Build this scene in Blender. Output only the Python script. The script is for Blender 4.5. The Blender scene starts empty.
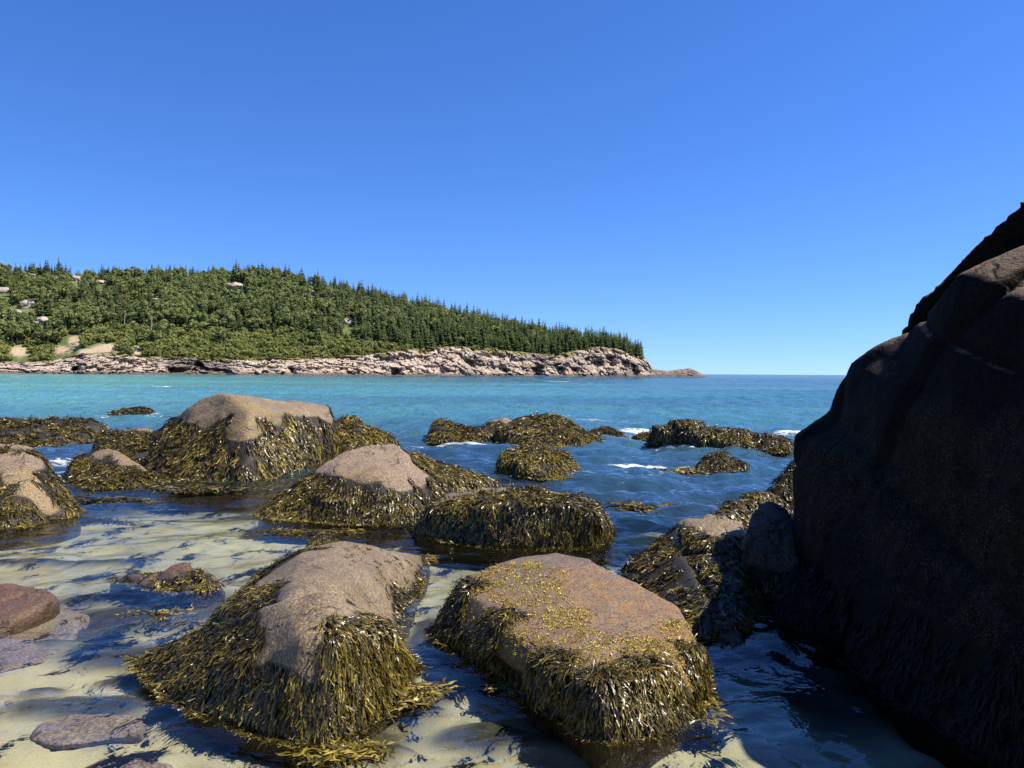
import bpy, bmesh, math, random
import numpy as np
from mathutils import Vector, Matrix
from mathutils.bvhtree import BVHTree

rng = np.random.default_rng(7)
random.seed(7)
S = bpy.context.scene
COL = S.collection

# ------------------------------------------------------------------ camera frame
EYE, FOC, CX, CY, HOFF, ROLL = 1.5, 769.0, 512.0, 384.0, -11.2, math.radians(0.36)
cR, sR = math.cos(ROLL), math.sin(ROLL)


def ray(px, py):
    dx, dy = px - CX, py - CY - HOFF
    return (dx * cR + dy * sR) / FOC, (-dx * sR + dy * cR) / FOC      # right, down per metre of depth


def P(px, py, d):
    r, dn = ray(px, py)
    return (r * d, d, EYE - dn * d)


def Wl(px, py, z=0.0):
    r, dn = ray(px, py)
    d = (EYE - z) / dn
    return (r * d, d, z)


def XD(px, d):
    return ray(px, 373)[0] * d


def B(px, d, z=-0.45):
    return ('raw', XD(px, d), d, z)


# ------------------------------------------------------------------ noise
def _h(ix, iy, iz, seed):
    n = (ix.astype(np.int64) * 374761393 + iy.astype(np.int64) * 668265263 + iz.astype(np.int64) * 2147483647 + seed * 974634777) & 0xFFFFFFFF
    n = ((n ^ (n >> 13)) * 1274126177) & 0xFFFFFFFF
    n = ((n ^ (n >> 16)) * 2246822519) & 0xFFFFFFFF
    return ((n ^ (n >> 15)) & 0xFFFFFF) / float(0xFFFFFF)


def vnoise(p, seed=0):
    p = np.asarray(p, dtype=np.float64)
    i = np.floor(p).astype(np.int64)
    f = p - i
    f = f * f * f * (f * (f * 6 - 15) + 10)
    out = 0
    for a in (0, 1):
        wx = f[:, 0] if a else 1 - f[:, 0]
        for b in (0, 1):
            wy = f[:, 1] if b else 1 - f[:, 1]
            for c in (0, 1):
                wz = f[:, 2] if c else 1 - f[:, 2]
                out = out + wx * wy * wz * _h(i[:, 0] + a, i[:, 1] + b, i[:, 2] + c, seed)
    return out * 2 - 1


def fbm(p, octv=4, seed=0, gain=0.5):
    p = np.asarray(p, dtype=np.float64)
    a, s, t = 1.0, 0, 0
    for k in range(octv):
        s = s + a * vnoise(p * (2.03 ** k) + 17.3 * k, seed + k)
        t += a
        a *= gain
    return s / t


def cells(p, seed=0):
    """nearest / second nearest cell distance and the nearest cell's random value"""
    i = np.floor(p).astype(np.int64)
    d1 = np.full(len(p), 9.0); d2 = d1.copy(); rid = np.zeros(len(p))
    for a in (-1, 0, 1):
        for b in (-1, 0, 1):
            for c in (-1, 0, 1):
                j = i + np.array([a, b, c])
                q = np.stack([_h(j[:, 0], j[:, 1], j[:, 2], seed + k) for k in (1, 2, 3)], 1) + j
                d = np.linalg.norm(q - p, axis=1)
                r = _h(j[:, 0], j[:, 1], j[:, 2], seed + 9)
                near = d < d1
                d2 = np.where(near, d1, np.minimum(d2, d))
                rid = np.where(near, r, rid)
                d1 = np.where(near, d, d1)
    return d1, d2, rid


def sstep(a, b, x):
    t = np.clip((x - a) / (b - a), 0, 1)
    return t * t * (3 - 2 * t)


# ------------------------------------------------------------------ mesh helpers
def make_mesh(name, V, F, mats=(), smooth=True, attrs=None, fmat=None):
    V = np.asarray(V, dtype=np.float32)
    F = np.asarray(F, dtype=np.int32)
    n, k = F.shape
    me = bpy.data.meshes.new(name)
    me.vertices.add(len(V)); me.vertices.foreach_set('co', V.ravel())
    me.loops.add(n * k); me.loops.foreach_set('vertex_index', F.ravel())
    me.polygons.add(n)
    me.polygons.foreach_set('loop_start', np.arange(0, n * k, k, dtype=np.int32))
    me.polygons.foreach_set('use_smooth', np.full(n, smooth, dtype=bool))
    for m in mats:
        me.materials.append(m)
    if fmat is not None:
        me.polygons.foreach_set('material_index', np.asarray(fmat, dtype=np.int32))
    for a, val in (attrs or {}).items():
        at = me.attributes.new(a, 'FLOAT', 'POINT')
        at.data.foreach_set('value', np.asarray(val, dtype=np.float32))
    me.update(calc_edges=True)
    return me


def link(name, me, parent=None, loc=None):
    o = bpy.data.objects.new(name, me)
    COL.objects.link(o)
    if loc is not None:
        o.location = loc
    if parent is not None:
        o.parent = parent
    return o


def tag(o, label=None, cat=None, group=None, kind=None):
    for k, v in (('label', label), ('category', cat), ('group', group), ('kind', kind)):
        if v:
            o[k] = v
    return o


def vnormals(V, F):
    a, b, c = V[F[:, 0]], V[F[:, 1]], V[F[:, 2]]
    fn = np.cross(b - a, c - a)
    N = np.zeros_like(V)
    for k in range(F.shape[1]):
        for ax in range(3):
            N[:, ax] += np.bincount(F[:, k], fn[:, ax], len(V))
    return N / (np.linalg.norm(N, axis=1, keepdims=True) + 1e-12)


def laplace(V, F, it):
    E = np.concatenate([F[:, [i, (i + 1) % F.shape[1]]] for i in range(F.shape[1])])
    E = np.concatenate([E, E[:, ::-1]])
    cnt = np.bincount(E[:, 0], minlength=len(V))[:, None].astype(float) + 1e-9
    for _ in range(it):
        acc = np.stack([np.bincount(E[:, 0], V[E[:, 1], ax], len(V)) for ax in range(3)], 1)
        V = V * 0.35 + 0.65 * acc / cnt
    return V


# ------------------------------------------------------------------ materials
class NT:
    def __init__(self, name, disp=False):
        self.m = bpy.data.materials.new(name)
        self.m.use_nodes = True
        self.t = self.m.node_tree
        self.t.nodes.clear()
        self.out = self.n('ShaderNodeOutputMaterial')

    def n(self, typ, **kw):
        nd = self.t.nodes.new(typ)
        for k, v in kw.items():
            setattr(nd, k, v)
        return nd

    def l(self, a, b):
        self.t.links.new(a, b)

    def _in(self, sock, v):
        if v is None:
            return
        if hasattr(v, 'is_output') or isinstance(v, bpy.types.NodeSocket):
            self.l(v, sock)
        else:
            sock.default_value = v

    def math(self, op, a, b=None, c=None, clamp=False):
        nd = self.n('ShaderNodeMath', operation=op, use_clamp=clamp)
        for s, v in zip(nd.inputs, (a, b, c)):
            self._in(s, v)
        return nd.outputs[0]

    def mix(self, f, a, b):
        nd = self.n('ShaderNodeMix', data_type='RGBA')
        self._in(nd.inputs[0], f)
        for s, v in ((nd.inputs[6], a), (nd.inputs[7], b)):
            if isinstance(v, tuple) and len(v) == 3:
                v = v + (1,)
            self._in(s, v)
        return nd.outputs[2]

    def ramp(self, f, stops):
        nd = self.n('ShaderNodeValToRGB')
        el = nd.color_ramp.elements
        while len(el) < len(stops):
            el.new(0.5)
        for e, (p, c) in zip(el, stops):
            e.position = p
            e.color = (c + (1,)) if isinstance(c, tuple) else (c, c, c, 1)
        self.l(f, nd.inputs[0])
        return nd.outputs[0]

    def attr(self, name):
        return self.n('ShaderNodeAttribute', attribute_name=name).outputs['Fac']

    def pos(self):
        return self.n('ShaderNodeNewGeometry').outputs['Position']

    def scale(self, v, s):
        nd = self.n('ShaderNodeVectorMath', operation='MULTIPLY')
        self.l(v, nd.inputs[0])
        nd.inputs[1].default_value = s
        return nd.outputs[0]

    def noise(self, v, sc, det=4, rough=0.55, dist=0.0):
        nd = self.n('ShaderNodeTexNoise')
        self.l(v, nd.inputs['Vector'])
        nd.inputs['Scale'].default_value = sc
        nd.inputs['Detail'].default_value = det
        nd.inputs['Roughness'].default_value = rough
        nd.inputs['Distortion'].default_value = dist
        return nd.outputs['Fac']

    def voro(self, v, sc, feature='F1', out='Distance'):
        nd = self.n('ShaderNodeTexVoronoi', feature=feature)
        self.l(v, nd.inputs['Vector'])
        nd.inputs['Scale'].default_value = sc
        return nd.outputs[out]

    def bump(self, h, strength=0.5, dist=0.02, normal=None):
        nd = self.n('ShaderNodeBump')
        nd.inputs['Strength'].default_value = strength
        nd.inputs['Distance'].default_value = dist
        self.l(h, nd.inputs['Height'])
        if normal is not None:
            self.l(normal, nd.inputs['Normal'])
        return nd.outputs[0]

    def principled(self, color, rough, normal=None, spec=0.5):
        b = self.n('ShaderNodeBsdfPrincipled')
        self._in(b.inputs['Base Color'], color + (1,) if isinstance(color, tuple) else color)
        self._in(b.inputs['Roughness'], rough)
        b.inputs['Specular IOR Level'].default_value = spec
        if normal is not None:
            self.l(normal, b.inputs['Normal'])
        return b

    def done(self, shader):
        self.l(shader, self.out.inputs['Surface'])
        return self.m


def granite(name, c1, c2, c3, film, film_amt=0.5, rough=0.62, sc=1.0, wet=0.25, barn=0.0, wetdark=0.6, spec=0.35, top=None):
    k = NT(name)
    p = k.pos()
    n1 = k.noise(p, 1.7 * sc, 5, 0.6, 0.4)
    n2 = k.noise(p, 6.5 * sc, 5, 0.65)
    n3 = k.noise(p, 55 * sc, 3, 0.7)
    v = k.voro(p, 95 * sc)
    c = k.mix(k.ramp(n1, [(0.35, 0.0), (0.62, 1.0)]), c1, c2)
    c = k.mix(k.ramp(n2, [(0.46, 0.0), (0.66, 0.75)]), c, c3)
    f = k.attr('film')
    fz = k.math('MULTIPLY', k.ramp(k.noise(p, 9 * sc, 5, 0.7), [(0.34, 0.0), (0.6, 1.0)]), f)
    c = k.mix(k.math('MULTIPLY', fz, film_amt, clamp=True), c, film)
    # crystal speckle
    c = k.mix(k.ramp(n3, [(0.40, 0.75), (0.53, 0.0)]), c, (c1[0] * .35, c1[1] * .35, c1[2] * .37))
    c = k.mix(k.ramp(n3, [(0.55, 0.0), (0.68, 0.65)]), c, (min(c2[0] * 1.5, .6), min(c2[1] * 1.5, .6), min(c2[2] * 1.55, .6)))
    if barn > 0:
        bz = k.math('MULTIPLY', k.ramp(v, [(0.16, 1.0), (0.30, 0.0)]), k.math('MULTIPLY', f, k.ramp(n2, [(0.42, 0.0), (0.55, 1.0)])))
        c = k.mix(k.math('MULTIPLY', bz, barn, clamp=True), c, (0.50, 0.42, 0.25))
    if top is not None:                                    # sunlit edge painted in: lighter colour on high upward faces
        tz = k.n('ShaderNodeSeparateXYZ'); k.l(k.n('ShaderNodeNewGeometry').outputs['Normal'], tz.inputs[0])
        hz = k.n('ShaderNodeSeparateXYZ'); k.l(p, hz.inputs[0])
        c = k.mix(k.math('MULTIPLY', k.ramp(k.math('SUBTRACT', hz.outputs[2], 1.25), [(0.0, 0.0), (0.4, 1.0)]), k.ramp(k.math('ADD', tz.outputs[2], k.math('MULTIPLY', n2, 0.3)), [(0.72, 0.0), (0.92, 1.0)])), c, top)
    wq = k.n('ShaderNodeVectorMath', operation='MULTIPLY_ADD'); nv = k.n('ShaderNodeTexNoise'); k.l(p, nv.inputs['Vector']); nv.inputs['Scale'].default_value = 2.4 * sc; nv.inputs['Detail'].default_value = 5
    k.l(nv.outputs['Color'], wq.inputs[0]); wq.inputs[1].default_value = (0.7, 0.7, 0.7); k.l(p, wq.inputs[2])
    ck = k.voro(wq.outputs[0], 0.95 * sc, 'DISTANCE_TO_EDGE')
    ckm = k.math('MULTIPLY', k.ramp(ck, [(0.0, 1.0), (0.018, 0.0)]), k.ramp(n2, [(0.42, 0.0), (0.60, 0.65)]))
    c = k.mix(ckm, c, (c1[0] * .18, c1[1] * .18, c1[2] * .18))
    # algae skin under the weed and dark wet band
    w = k.attr('weed')
    c = k.mix(k.ramp(w, [(0.15, 0.0), (0.6, 0.93)]), c, (0.011, 0.0088, 0.0045))
    sep = k.n('ShaderNodeSeparateXYZ'); k.l(p, sep.inputs[0])
    wetf = k.ramp(k.math('ADD', sep.outputs[2], k.math('MULTIPLY', n2, 0.10)), [(0.03, 1.0), (0.16, 0.0)])
    c = k.mix(k.math('MULTIPLY', wetf, wetdark), c, (0.05, 0.035, 0.02))
    h = k.math('ADD', k.math('MULTIPLY', n2, 1.0), k.math('MULTIPLY', n3, 0.35))
    nb = k.bump(k.math('SUBTRACT', h, k.math('MULTIPLY', ckm, 0.8)), 0.9, 0.035 / sc)
    nb = k.bump(k.ramp(k.voro(p, 3.1 * sc, 'DISTANCE_TO_EDGE'), [(0.0, 0.0), (0.035, 1.0)]), 0.12, 0.012 / sc, nb)
    r = k.mix(wetf, (rough, rough, rough), (wet, wet, wet))
    rr = k.ramp(n1, [(0.3, 0.8), (0.7, 1.15)])
    b = k.principled(c, k.math('MULTIPLY', r, rr, clamp=True), nb, spec)
    return k.done(b.outputs[0])


M = {}
M['tan'] = granite('tan_granite', (0.190, 0.130, 0.074), (0.240, 0.176, 0.106), (0.145, 0.110, 0.078), (0.25, 0.17, 0.05), 0.8)
M['pink'] = granite('pink_granite', (0.215, 0.145, 0.088), (0.255, 0.182, 0.118), (0.165, 0.122, 0.088), (0.27, 0.19, 0.055), 0.7)
M['mauve'] = granite('mauve_granite', (0.170, 0.119, 0.064), (0.245, 0.180, 0.105), (0.105, 0.077, 0.050), (0.27, 0.19, 0.06), 0.7, 0.5, 1.3, 0.2, 0.5, 0.6, 0.3)
M['rust'] = granite('rust_granite', (0.175, 0.113, 0.060), (0.14, 0.10, 0.066), (0.225, 0.155, 0.070), (0.30, 0.155, 0.032), 0.75, 0.42, 1.5, 0.2, 0.5, 0.6, 0.35)
M['brown'] = granite('shade_brown_granite', (0.060, 0.043, 0.029), (0.085, 0.062, 0.042), (0.04, 0.030, 0.022), (0.08, 0.055, 0.02), 0.6, 0.7, 1.0, 0.4, 0.1, 0.3, 0.15)  # darkened brown paints in the shade over the pointed rock
M['redd'] = granite('reddish_granite', (0.155, 0.075, 0.036), (0.12, 0.075, 0.045), (0.05, 0.034, 0.022), (0.14, 0.10, 0.04), 0.3, 0.45, 1.3, 0.2)
M['dark'] = granite('shade_dark_granite', (0.006, 0.0048, 0.004), (0.010, 0.0075, 0.0058), (0.004, 0.0033, 0.0028), (0.030, 0.020, 0.009), 0.7, 0.85, 0.9, 0.5, 0.20, 0.3, 0.06, (0.17, 0.12, 0.075))  # near-black colour stands in for deep shade; last tuple paints the sunlit tops
M['slab'] = granite('submerged_granite', (0.20, 0.145, 0.115), (0.25, 0.19, 0.15), (0.16, 0.12, 0.10), (0.16, 0.12, 0.07), 0.3, 0.8, 1.2, 0.6, 0.0, 0.0)


def weed_mat(name, gold=1.0):
    k = NT(name)
    t = k.attr('tone')
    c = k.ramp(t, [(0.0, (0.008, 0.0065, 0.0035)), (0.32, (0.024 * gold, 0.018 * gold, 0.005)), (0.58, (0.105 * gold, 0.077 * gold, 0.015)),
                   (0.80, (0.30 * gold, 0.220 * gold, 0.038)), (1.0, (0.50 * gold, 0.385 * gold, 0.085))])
    n = k.noise(k.pos(), 60, 2)
    c = k.mix(k.math('MULTIPLY', k.ramp(n, [(0.4, 0.6), (0.6, 0.0)]), 0.6), c, (0.02, 0.016, 0.007))
    b = k.principled(c, 0.33 if gold > 0.6 else 0.6, k.bump(n, 0.5, 0.004), 0.42 if gold > 0.6 else 0.15)
    tr = k.n('ShaderNodeBsdfTranslucent'); k.l(c, tr.inputs[0])
    mx = k.n('ShaderNodeMixShader'); mx.inputs[0].default_value = 0.12
    k.l(b.outputs[0], mx.inputs[1]); k.l(tr.outputs[0], mx.inputs[2])
    return k.done(mx.outputs[0])


M['weed'] = weed_mat('rockweed')
M['algae'] = weed_mat('golden_algae', 1.25)
M['weed_shaded'] = weed_mat('shaded_rockweed', 0.25)  # rockweed copy with the huge boulder's shade put into its colour


# ------------------------------------------------------------------ rocks
def hull_arrays(pts):
    bm = bmesh.new()
    for p in pts:
        bm.verts.new(p)
    r = bmesh.ops.convex_hull(bm, input=list(bm.verts))
    kill = list({g for g in r['geom_interior'] + r['geom_unused'] if isinstance(g, bmesh.types.BMVert)})
    bmesh.ops.delete(bm, geom=kill, context='VERTS')
    bm.verts.index_update()
    bmesh.ops.triangulate(bm, faces=list(bm.faces))
    V = np.array([v.co[:] for v in bm.verts]); F = np.array([[v.index for v in f.verts] for f in bm.faces])
    bm.free()
    return V, F


def conv(pts):
    out = []
    for p in pts:
        if p[0] == 'raw':
            out.append(p[1:])
        elif len(p) == 2:                       # a waterline point: the wall goes on below
            w = Wl(*p); out.append(w); out.append((w[0], w[1], -0.45))
        else:
            out.append(P(*p))
    return out


def remesh(hulls, vox):
    VV, FF, off = [], [], 0
    for h in hulls:
        V, F = hull_arrays(conv(h))
        VV.append(V); FF.append(F + off); off += len(V)
    me = make_mesh('tmp', np.concatenate(VV), np.concatenate(FF))
    o = link('tmp', me)
    md = o.modifiers.new('r', 'REMESH'); md.mode = 'VOXEL'; md.voxel_size = vox
    dg = bpy.context.evaluated_depsgraph_get()
    ev = o.evaluated_get(dg); em = ev.to_mesh()
    V = np.empty(len(em.vertices) * 3, dtype=np.float32); em.vertices.foreach_get('co', V)
    F = np.empty(len(em.loops), dtype=np.int32); em.loops.foreach_get('vertex_index', F)
    assert len(em.loops) == 4 * len(em.polygons)
    V = V.reshape(-1, 3).astype(float); F = F.reshape(-1, 4)
    ev.to_mesh_clear()
    bpy.data.objects.remove(o); bpy.data.meshes.remove(me)
    return V, F


ROCKS = []                                       # footprints, used for foam


def spheres(V, lst):
    m = np.zeros(len(V))
    for (px, py, d, r) in lst:
        c = np.array(P(px, py, d))
        q = np.linalg.norm(V - c, axis=1) / r
        m = np.maximum(m, 1 - sstep(0.75, 1.1, q + 0.18 * fbm(V * (2.2 / r), 3, 5)))
    return m


def fronds(V, F, N, mask, n, L, wd, steps=5, spread=0.6, tone=(0.1, 0.75), float_out=True, lift=0.012, waterfloat=0.35, seed=1, straight=0.0):
    """straps of rockweed growing from the surface and hanging down over it"""
    n = int(n * 1.35); L = L * 0.62; wd = wd * (0.72 if V[:, 1].mean() < 8 else 0.62); n = int(n * (1.0 if V[:, 1].mean() < 8 else 1.25))
    g = np.random.default_rng(seed)
    T = np.concatenate([F[:, [0, 1, 2]], F[:, [0, 2, 3]]])
    a, b, c = V[T[:, 0]], V[T[:, 1]], V[T[:, 2]]
    ar = np.linalg.norm(np.cross(b - a, c - a), axis=1) * 0.5
    w = ar * mask[T].mean(1)
    w[(V[T][:, :, 2].max(1) < -0.02)] = 0
    if w.sum() <= 0:
        return None
    K = 9                                                     # fronds per plant
    nb = max(1, n // K); n = nb * K
    pick = g.choice(len(T), nb, p=w / w.sum())
    u = g.random((nb, 2)); u = np.where(u.sum(1, keepdims=True) > 1, 1 - u, u)
    p0 = a[pick] + (b - a)[pick] * u[:, :1] + (c - a)[pick] * u[:, 1:]
    p0 = np.repeat(p0, K, 0) + g.normal(0, wd * 1.3, (n, 3))
    bvh = BVHTree.FromPolygons([tuple(x) for x in V], [tuple(x) for x in T.tolist()])
    ht = np.repeat(g.random(nb), K)
    ln = L * (0.35 + 0.75 * g.random(n)) * np.repeat(0.6 + 0.8 * g.random(nb), K) / steps
    pt = 0.5 + 0.7 * fbm(p0 * 3.2, 3, 11 + seed)              # whole patches brighter or darker
    ton = tone[0] + (tone[1] - tone[0]) * np.clip(0.46 * g.random(n) ** 1.5 + 0.42 * ht ** 1.7 + 0.36 * pt, 0, 1)
    width = wd * (0.55 + 0.9 * g.random(n))
    side = np.repeat(g.normal(0, 0.75, (nb, 3)), K, 0) + g.normal(0, 0.4, (n, 3))
    clear = lift * (0.15 + 0.8 * g.random(n) + 1.3 * np.repeat(g.random(nb) ** 2, K))
    p = p0.copy()
    d = None
    pts, wid, dirs = [], [], []
    for s in range(steps + 1):
        q = np.empty((n, 3)); nn = np.empty((n, 3))
        for i in range(n):
            co, no, _, _ = bvh.find_nearest(p[i])
            q[i] = co; nn[i] = no
        sd = ((p - q) * nn).sum(1)
        cl = clear * (0.35 + 0.9 * s / steps)
        push = np.clip(cl - sd, 0, None)
        p = p + nn * push[:, None]
        low = p[:, 2] < 0.004
        if float_out:
            p[low, 2] = np.clip(p[low, 2], -0.05, None) * 0.3 + 0.004 * g.random(low.sum())
        down = np.array([0, 0, -1.0])
        tg = down - nn * (down * nn).sum(1, keepdims=True)
        tl = np.linalg.norm(tg, axis=1, keepdims=True)
        sd2 = side - nn * (side * nn).sum(1, keepdims=True)
        gd = tg / (tl + 0.15) + sd2 * spread * (0.6 if s else 1.0) * (1.35 - np.clip(tl, 0, 1)) * 0.8 + nn * 0.03
        free = (sd > cl * 2.0)[:, None]
        gd = np.where(free, gd * 0.25 + down * 0.9, gd)
        if float_out:
            o = nn.copy(); o[:, 2] = 0
            o /= np.linalg.norm(o, axis=1, keepdims=True) + 1e-6
            fl = o * waterfloat + side * np.array([1, 1, 0]) * 0.5
            gd = np.where(low[:, None], fl, gd)
        gd = gd + g.normal(0, 0.25, (n, 3))
        gd /= np.linalg.norm(gd, axis=1, keepdims=True) + 1e-9
        if s:
            gd = gd + wob_v * np.sin(2.1 * s + wob_p)[:, None] * 0.42
        d = gd if d is None else d * 0.4 + gd * 0.6
        d /= np.linalg.norm(d, axis=1, keepdims=True) + 1e-9
        wv = np.cross(d, nn + g.normal(0, 0.55, (n, 3)))
        wv /= np.linalg.norm(wv, axis=1, keepdims=True) + 1e-9
        pr = (0.45, 0.8, 1.0, 0.9, 1.0, 0.5, 0.5)[s if steps == 5 else min(6, int(s * 5 / steps))]
        if s == 0:
            wob_v = wv.copy(); wob_p = g.random(n) * 6.283
        pts.append(p.copy()); wid.append(wv * (width * pr * 0.5)[:, None]); dirs.append(d.copy())
        stepv = d * ln[:, None]
        if float_out:
            stepv[low] *= 0.35
        p = p + stepv
    VV = np.empty((n, steps + 1, 2, 3))
    TT = np.empty((n, steps + 1, 2))
    for s in range(steps + 1):
        VV[:, s, 0] = pts[s] - wid[s]; VV[:, s, 1] = pts[s] + wid[s]
        t = s / steps
        TT[:, s, :] = np.clip(ton + 0.22 * (t - 0.4) + (0.14 if s == steps else 0), 0, 1)[:, None]
    base = (np.arange(n) * (steps + 1) * 2)[:, None]
    FF = np.concatenate([base + np.array([[2 * s, 2 * s + 1, 2 * s + 3, 2 * s + 2]]) for s in range(steps)])
    VV = VV.reshape(-1, 3); TT = TT.reshape(-1)
    # forked side branches
    bv, bt = [], []
    for s, sg in ((steps - 3, 1), (steps - 2, -1), (steps - 1, 1)):
        if s < 0:
            continue
        ok = g.random(n) < 0.8
        w0 = wid[s][ok]; wl = np.linalg.norm(w0, axis=1, keepdims=True) + 1e-9
        sgn = sg * np.where(g.random((ok.sum(), 1)) < 0.3, -1, 1)
        bd = dirs[s][ok] * 0.85 + sgn * w0 / wl * (0.22 + 0.38 * g.random((ok.sum(), 1))) + g.normal(0, 0.15, (ok.sum(), 3))
        bd[:, 2] = np.where(pts[s][ok][:, 2] < 0.01, np.clip(bd[:, 2], -0.1, 0.3), bd[:, 2])
        lb = (ln[ok] * (0.8 + 0.9 * g.random(ok.sum())))[:, None]
        p1 = pts[s][ok]; p2 = p1 + bd * lb
        bw = w0 * 0.75
        bv.append(np.stack([p1 - bw * .6, p1 + bw * .6, p2 + bw * 0.75, p2 - bw * 0.75], 1).reshape(-1, 3))
        tb = np.clip(ton[ok] + 0.04, 0, 1)
        bt.append(np.stack([tb, tb, np.clip(tb + .2, 0, 1), np.clip(tb + .2, 0, 1)], 1).reshape(-1))
    bv = np.concatenate(bv); bt = np.concatenate(bt)
    FF = np.concatenate([FF, np.arange(len(bv)).reshape(-1, 4) + len(VV)])
    return np.concatenate([VV, bv]), FF, np.concatenate([TT, bt])


NROCK = [0]


def rock(label, mat, hulls, vox, rnd, amp, zl=None, n=0, L=0.2, wd=0.012, bare=(), extra=(), film_z=0.18, soft=None,
         tone=(0.1, 0.75), wmat='weed', name='boulder', cat='boulder', group=None, tufts=None, lift=None, film=(), crag=0.0, spread=0.6, waterfloat=0.35):
    NROCK[0] += 1
    sd = NROCK[0] * 13
    V, F = remesh(hulls, vox)
    V = laplace(V, F, max(1, int((0.62 * rnd / vox) ** 2)))
    size = float(np.mean(V.max(0)[:2] - V.min(0)[:2]))
    N = vnormals(V, F)
    V = V + N * (amp * fbm(V * (2.2 / size) + sd, 3, sd) + amp * 0.45 * fbm(V * (7 / size) + sd, 3, sd + 5)
                 + amp * 0.16 * fbm(V * (24 / size), 3, sd + 8))[:, None]
    if crag:
        d1, d2, r = cells(V * (3.4 / size) * np.array([1, 1, 1.6]) + sd, sd)
        V = V + N * (crag * (r - 0.5) - crag * 0.9 * (1 - sstep(0.0, 0.10, d2 - d1)))[:, None]
    N = vnormals(V, F)
    hgt = V[:, 2]
    mask = np.zeros(len(V))
    film_m = np.zeros(len(V))
    if zl is not None:
        soft = soft or 0.12 * size
        line = zl + soft * 1.3 * fbm(V * (3.0 / size) + 3, 3, sd + 2) + 0.25 * soft * fbm(V * (14 / size), 2, sd + 3)
        mask = sstep(-0.25 * soft, 0.25 * soft, line - hgt)
        film_m = sstep(-film_z, film_z * 0.3, line - hgt)
    mask = np.maximum(mask, spheres(V, extra)) if extra else mask
    if bare:
        bz = spheres(V, bare)
        mask = mask * (1 - bz)
        film_m = np.maximum(film_m * (1 - bz), bz * 0.15)
    if film:
        film_m = np.maximum(film_m, spheres(V, film))
    if zl is not None and zl > 0:                          # below the tide everything wears a dark skin
        mask = np.maximum(mask, sstep(0.05, 0.0, hgt + 0.03 * fbm(V * 9, 2, sd)))
    mask *= sstep(-0.95, -0.55, N[:, 2])
    loc = np.array([V[:, 0].mean(), V[:, 1].mean(), 0.0])
    me = make_mesh(name, V - loc, F, [M[mat]], True, {'weed': mask, 'film': film_m})
    o = link(name, me, None, loc)
    tag(o, label, cat, group)
    ROCKS.append((V[np.abs(V[:, 2]) < 0.06][:, :2], size))
    parts = []
    if n:
        r = fronds(V, F, N, mask * (0.06 + 0.94 * sstep(-0.42, -0.12, fbm(V * (9 / size ** 0.5), 3, sd + 4))), n, L, wd, tone=tone, lift=lift or wd * 1.0, seed=sd, spread=spread, waterfloat=waterfloat)
        if r:
            parts.append(r)
    if tufts:
        tn, tL, tw, tl, tt = tufts
        tm = spheres(V, tl) * (N[:, 2] > 0.3) * (0.25 + 0.75 * sstep(-0.2, 0.3, fbm(V * 11, 3, sd)))
        r = fronds(V, F, N, tm, tn, tL, tw, steps=3, spread=1.6, tone=tt, lift=tw * 0.5, seed=sd + 1)
        if r:
            VV, FF, TT = r
            tf = link('algae_tufts', make_mesh('algae_tufts', VV - loc, FF, [M['algae']], True, {'tone': TT}), o)
            tag(tf, kind='stuff')
    for VV, FF, TT in parts:
        wo = link('rockweed', make_mesh('rockweed', VV - loc, FF, [M[wmat]], True, {'tone': TT}), o)
        tag(wo, kind='stuff')
    return o


#ROCKDATA
exec_rocks = True

# --- nearest pair
rock('long mauve granite boulder with shaggy rockweed skirt in the left foreground water', 'mauve', [
    # steep shaggy front
    [(286, 599, 3.55), (325, 590, 3.62), (262, 604, 3.62), (222, 622, 3.75), (180, 640, 3.85), (335, 640, 3.25), (300, 640, 3.22), (370, 612, 3.75), (388, 632, 3.6),
     (138, 660), (172, 696), (207, 716), (250, 733), (292, 742), (326, 742), (366, 722), (398, 695), (412, 668), B(150, 4.6), B(400, 4.9)],
    # long low back falling to the right from a ridge
    [(306, 547, 5.3), (340, 541, 5.5), (372, 545, 5.7), (330, 560, 4.8), (298, 594, 3.72), (284, 598, 3.62), (228, 609, 4.3), (262, 576, 5.0), (300, 575, 4.55),
     (431, 556), (414, 582), (402, 606), (396, 632), B(300, 6.7), B(430, 6.7), B(190, 4.4), B(200, 5.4)],
    # knob at the back
    [(313, 535, 6.3), (330, 532, 6.3), (341, 540, 6.2), (308, 545, 6.2), B(300, 6.7), B(350, 6.7), B(350, 6.0), B(300, 6.0)]],
    0.02, 0.04, 0.04, zl=0.25, n=17000, L=0.23, wd=0.0105, soft=0.10,
    bare=[(312, 600, 3.6, 0.26), (330, 575, 4.6, 0.55), (375, 558, 5.6, 0.75), (300, 622, 3.45, 0.16), (308, 645, 3.3, 0.12), (314, 668, 3.22, 0.07), (345, 600, 3.9, 0.30)],
    extra=[(265, 570, 5.0, 0.42), (240, 600, 4.2, 0.35), (225, 622, 3.8, 0.3), (262, 625, 3.55, 0.2), (352, 645, 3.3, 0.2), (380, 640, 3.5, 0.22)],
    tufts=(900, 0.03, 0.008, [(395, 575, 5.2, 0.5), (345, 550, 5.9, 0.4)], (0.2, 0.7)), waterfloat=0.15)

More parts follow.
